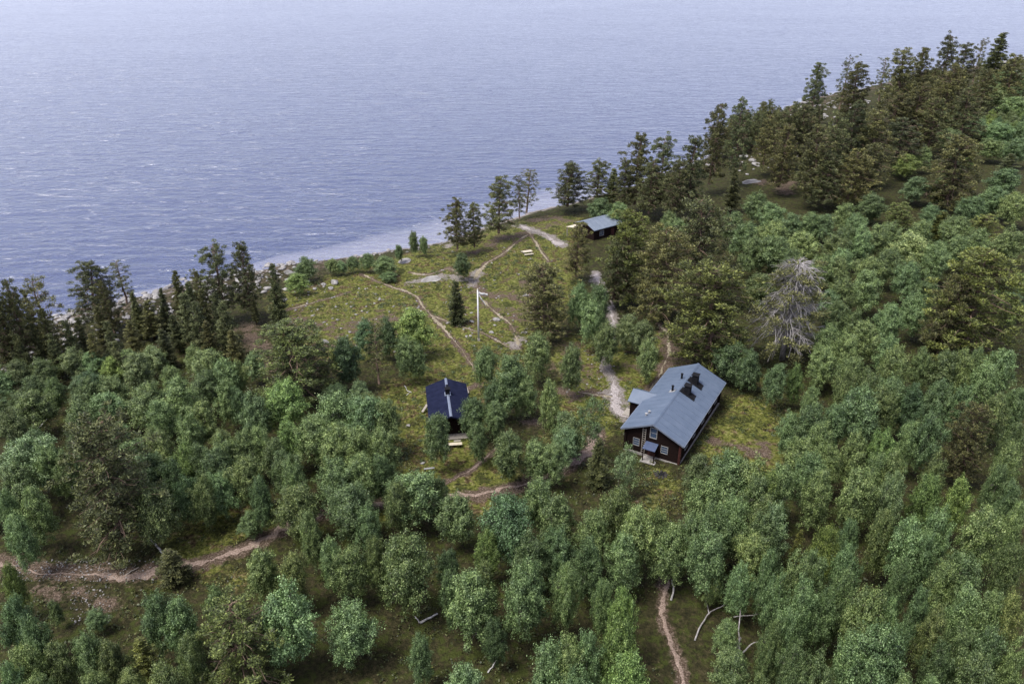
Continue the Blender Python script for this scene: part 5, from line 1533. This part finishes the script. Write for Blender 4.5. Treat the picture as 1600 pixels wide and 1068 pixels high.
dead_wood("fallen_stick", "short pale stem standing beside the top of the small trail",
          [([(1049, 937, 0.05), (1052, 922, 0.5), (1050, 905, 1.2)], 0.1, 0.07)], 'birch_bark', 'stem')
dead_wood("fallen_stick", "thin reddish stick lying on the stony left path",
          [([(196, 898, 0.05), (205, 892, 0.12), (217, 885, 0.2)], 0.06, 0.04)], 'plank', 'stick')
dead_wood("fallen_log", "pale stick lying in the shade at the left edge wood",
          [([(58, 672, 0.1), (68, 660, 0.3), (80, 648, 0.5)], 0.08, 0.05)], 'birch_bark', 'log')
dead_wood("fallen_log", "small crossed dead sticks left of the small dark hut",
          [([(632, 602, 0.1), (637, 610, 0.15), (643, 613, 0.2)], 0.06, 0.04), ([(635, 617, 0.1), (642, 611, 0.25)], 0.05, 0.03)], 'birch_bark', 'log')

# ------------------------------------------------------------------ ground cover nobody could count
def low_shrubs(name, polys, density, hmin, hmax, mat, seed, avoid=True):
    rg = np.random.default_rng(seed)
    X, Y = [], []
    for P in polys:
        x0, y0 = P.min(0); x1, y1 = P.max(0)
        n = int((x1 - x0) * (y1 - y0) * density)
        x = rg.uniform(x0, x1, n); y = rg.uniform(y0, y1, n)
        k = poly_in(x, y, P)
        X.append(x[k]); Y.append(y[k])
    x = np.concatenate(X); y = np.concatenate(Y)
    k = shore_d(x, y) > 1.5
    if avoid:
        for kk, P, w_ in PATH_W:
            k &= line_dist(x, y, P) > w_ * 0.6 + 0.1
        for kk, P, w_ in PATCH_W:
            k &= (line_dist(x, y, P) > w_ * (0.5 + 0.6 * rg.random(len(x))))
        for c, u, a, b in ((NEAR, U, LN, 3.6), (NEAR2, U2, L2, 2.5), (Vector((14.4, 151, 0)), U3, L3, 3.0)):
            dx, dy = x - c.x, y - c.y
            l = dx * u.x + dy * u.y; t = dx * u.y - dy * u.x
            k &= ~((l > -0.5) & (l < a + 0.3) & (np.abs(t) < b))
    # patchy: thin out by a smooth field
    k &= (wob(x * 0.55 + 3, y * 0.55) + 0.35 * wob(x * 1.7, y * 1.7) + rg.uniform(-0.35, 0.35, len(x))) > -0.08
    x, y = x[k], y[k]
    z = ground(x, y)
    n = len(x)
    m = 9 if hmax < 0.6 else 60
    h = rg.uniform(hmin, hmax, n)
    c = np.repeat(np.stack([x, y, z], 1), m, 0)
    hh = np.repeat(h, m)
    d = unit(rg.standard_normal((n * m, 3))); d[:, 2] = np.abs(d[:, 2])
    c = c + d * np.stack([hh * 1.1, hh * 1.1, hh * 0.8], 1) * (rg.random(n * m) ** 0.5)[:, None]
    nr = unit(d * 0.6 + np.array([0, 0, 0.8]) + rg.standard_normal((n * m, 3)) * 0.5)
    ln = hh * rg.uniform(0.35, 0.75, n * m) if m == 9 else rg.uniform(0.1, 0.2, n * m)
    V, F = rhombi(c, nr, rg.standard_normal((n * m, 3)), ln, ln * 0.7)
    o = link(name, np_mesh(name, V, F), mat)
    tag(o, kind="stuff")
    return o
M['heath_leaf'] = leaf_mat("heath_leaf", (0.03, 0.034, 0.006), (0.092, 0.100, 0.018), (0.18, 0.175, 0.05), 0.2)
M['shrub_leaf'] = leaf_mat("shrub_leaf", (0.02, 0.034, 0.010), (0.055, 0.078, 0.026), (0.14, 0.17, 0.07), 0.2)
M['dry_leaf'] = leaf_mat("dry_leaf", (0.035, 0.02, 0.01), (0.10, 0.068, 0.035), (0.26, 0.21, 0.13), 0.15, (1.2, 1.1, 0.8))
M['moss_leaf'] = leaf_mat("moss_leaf", (0.015, 0.02, 0.006), (0.045, 0.054, 0.014), (0.11, 0.12, 0.04), 0.2)
low_shrubs("heath_undergrowth", HEATH_W, 3.2, 0.12, 0.34, M['heath_leaf'], 21)
low_shrubs("heath_shrubbery", HEATH_W, 0.22, 0.3, 0.62, M['shrub_leaf'], 25)
low_shrubs("dry_grass", HEATH_W[:1] + HEATH_W[5:], 1.3, 0.10, 0.26, M['dry_leaf'], 22)
ALLP = gpoly([(-60, 1085), (1660, 1085), (1660, 360), (1300, 330), (900, 420), (700, 640), (400, 560), (0, 580), (-60, 600)])
low_shrubs("forest_undergrowth", [ALLP], 1.9, 0.14, 0.45, M['moss_leaf'], 23)

# gravel and small stones on the left path
def pebbles():
    rg = np.random.default_rng(31)
    base = ROCKS[1]
    bv = np.empty(len(base.vertices) * 3, np.float32); base.vertices.foreach_get("co", bv); bv = bv.reshape(-1, 3)
    import bmesh
    bm = bmesh.new(); bmesh.ops.create_icosphere(bm, subdivisions=1, radius=0.5)
    bv = np.array([v.co for v in bm.verts]); bf = np.array([[v.index for v in f.verts] for f in bm.faces]); bm.free()
    V, F, off = [], [], 0
    spots = [((20, 240), (874, 908), 300, .07, .2), ((110, 175), (915, 975), 110, .07, .2), ((940, 985), (600, 660), 60, .08, .22), ((640, 740), (425, 450), 70, .08, .3), ((450, 660), (445, 550), 230, .12, .5), ((690, 870), (385, 545), 150, .12, .45), ((880, 960), (540, 620), 80, .1, .3)]
    for (xa, xb), (ya, yb), n, s0, s1 in spots:
        for i in range(n):
            p = on_ground(rg.uniform(xa, xb), rg.uniform(ya, yb))
            s = s0 + (s1 - s0) * rg.random() ** 2
            q = bv * (1 + 0.25 * rg.standard_normal((len(bv), 1))) * s * np.array([1.2, 1, .7])
            V.append(q + np.array([p.x, p.y, p.z + 0.03])); F.append(bf + off); off += len(bv)
    o = link("gravel", np_mesh("gravel", np.concatenate(V), np.concatenate(F)), M['boulder'])
    tag(o, kind="stuff")
pebbles()

SC.cycles.use_denoising = True
SC.cycles.max_bounces = 5
SC.cycles.diffuse_bounces = 2
SC.cycles.transparent_max_bounces = 8
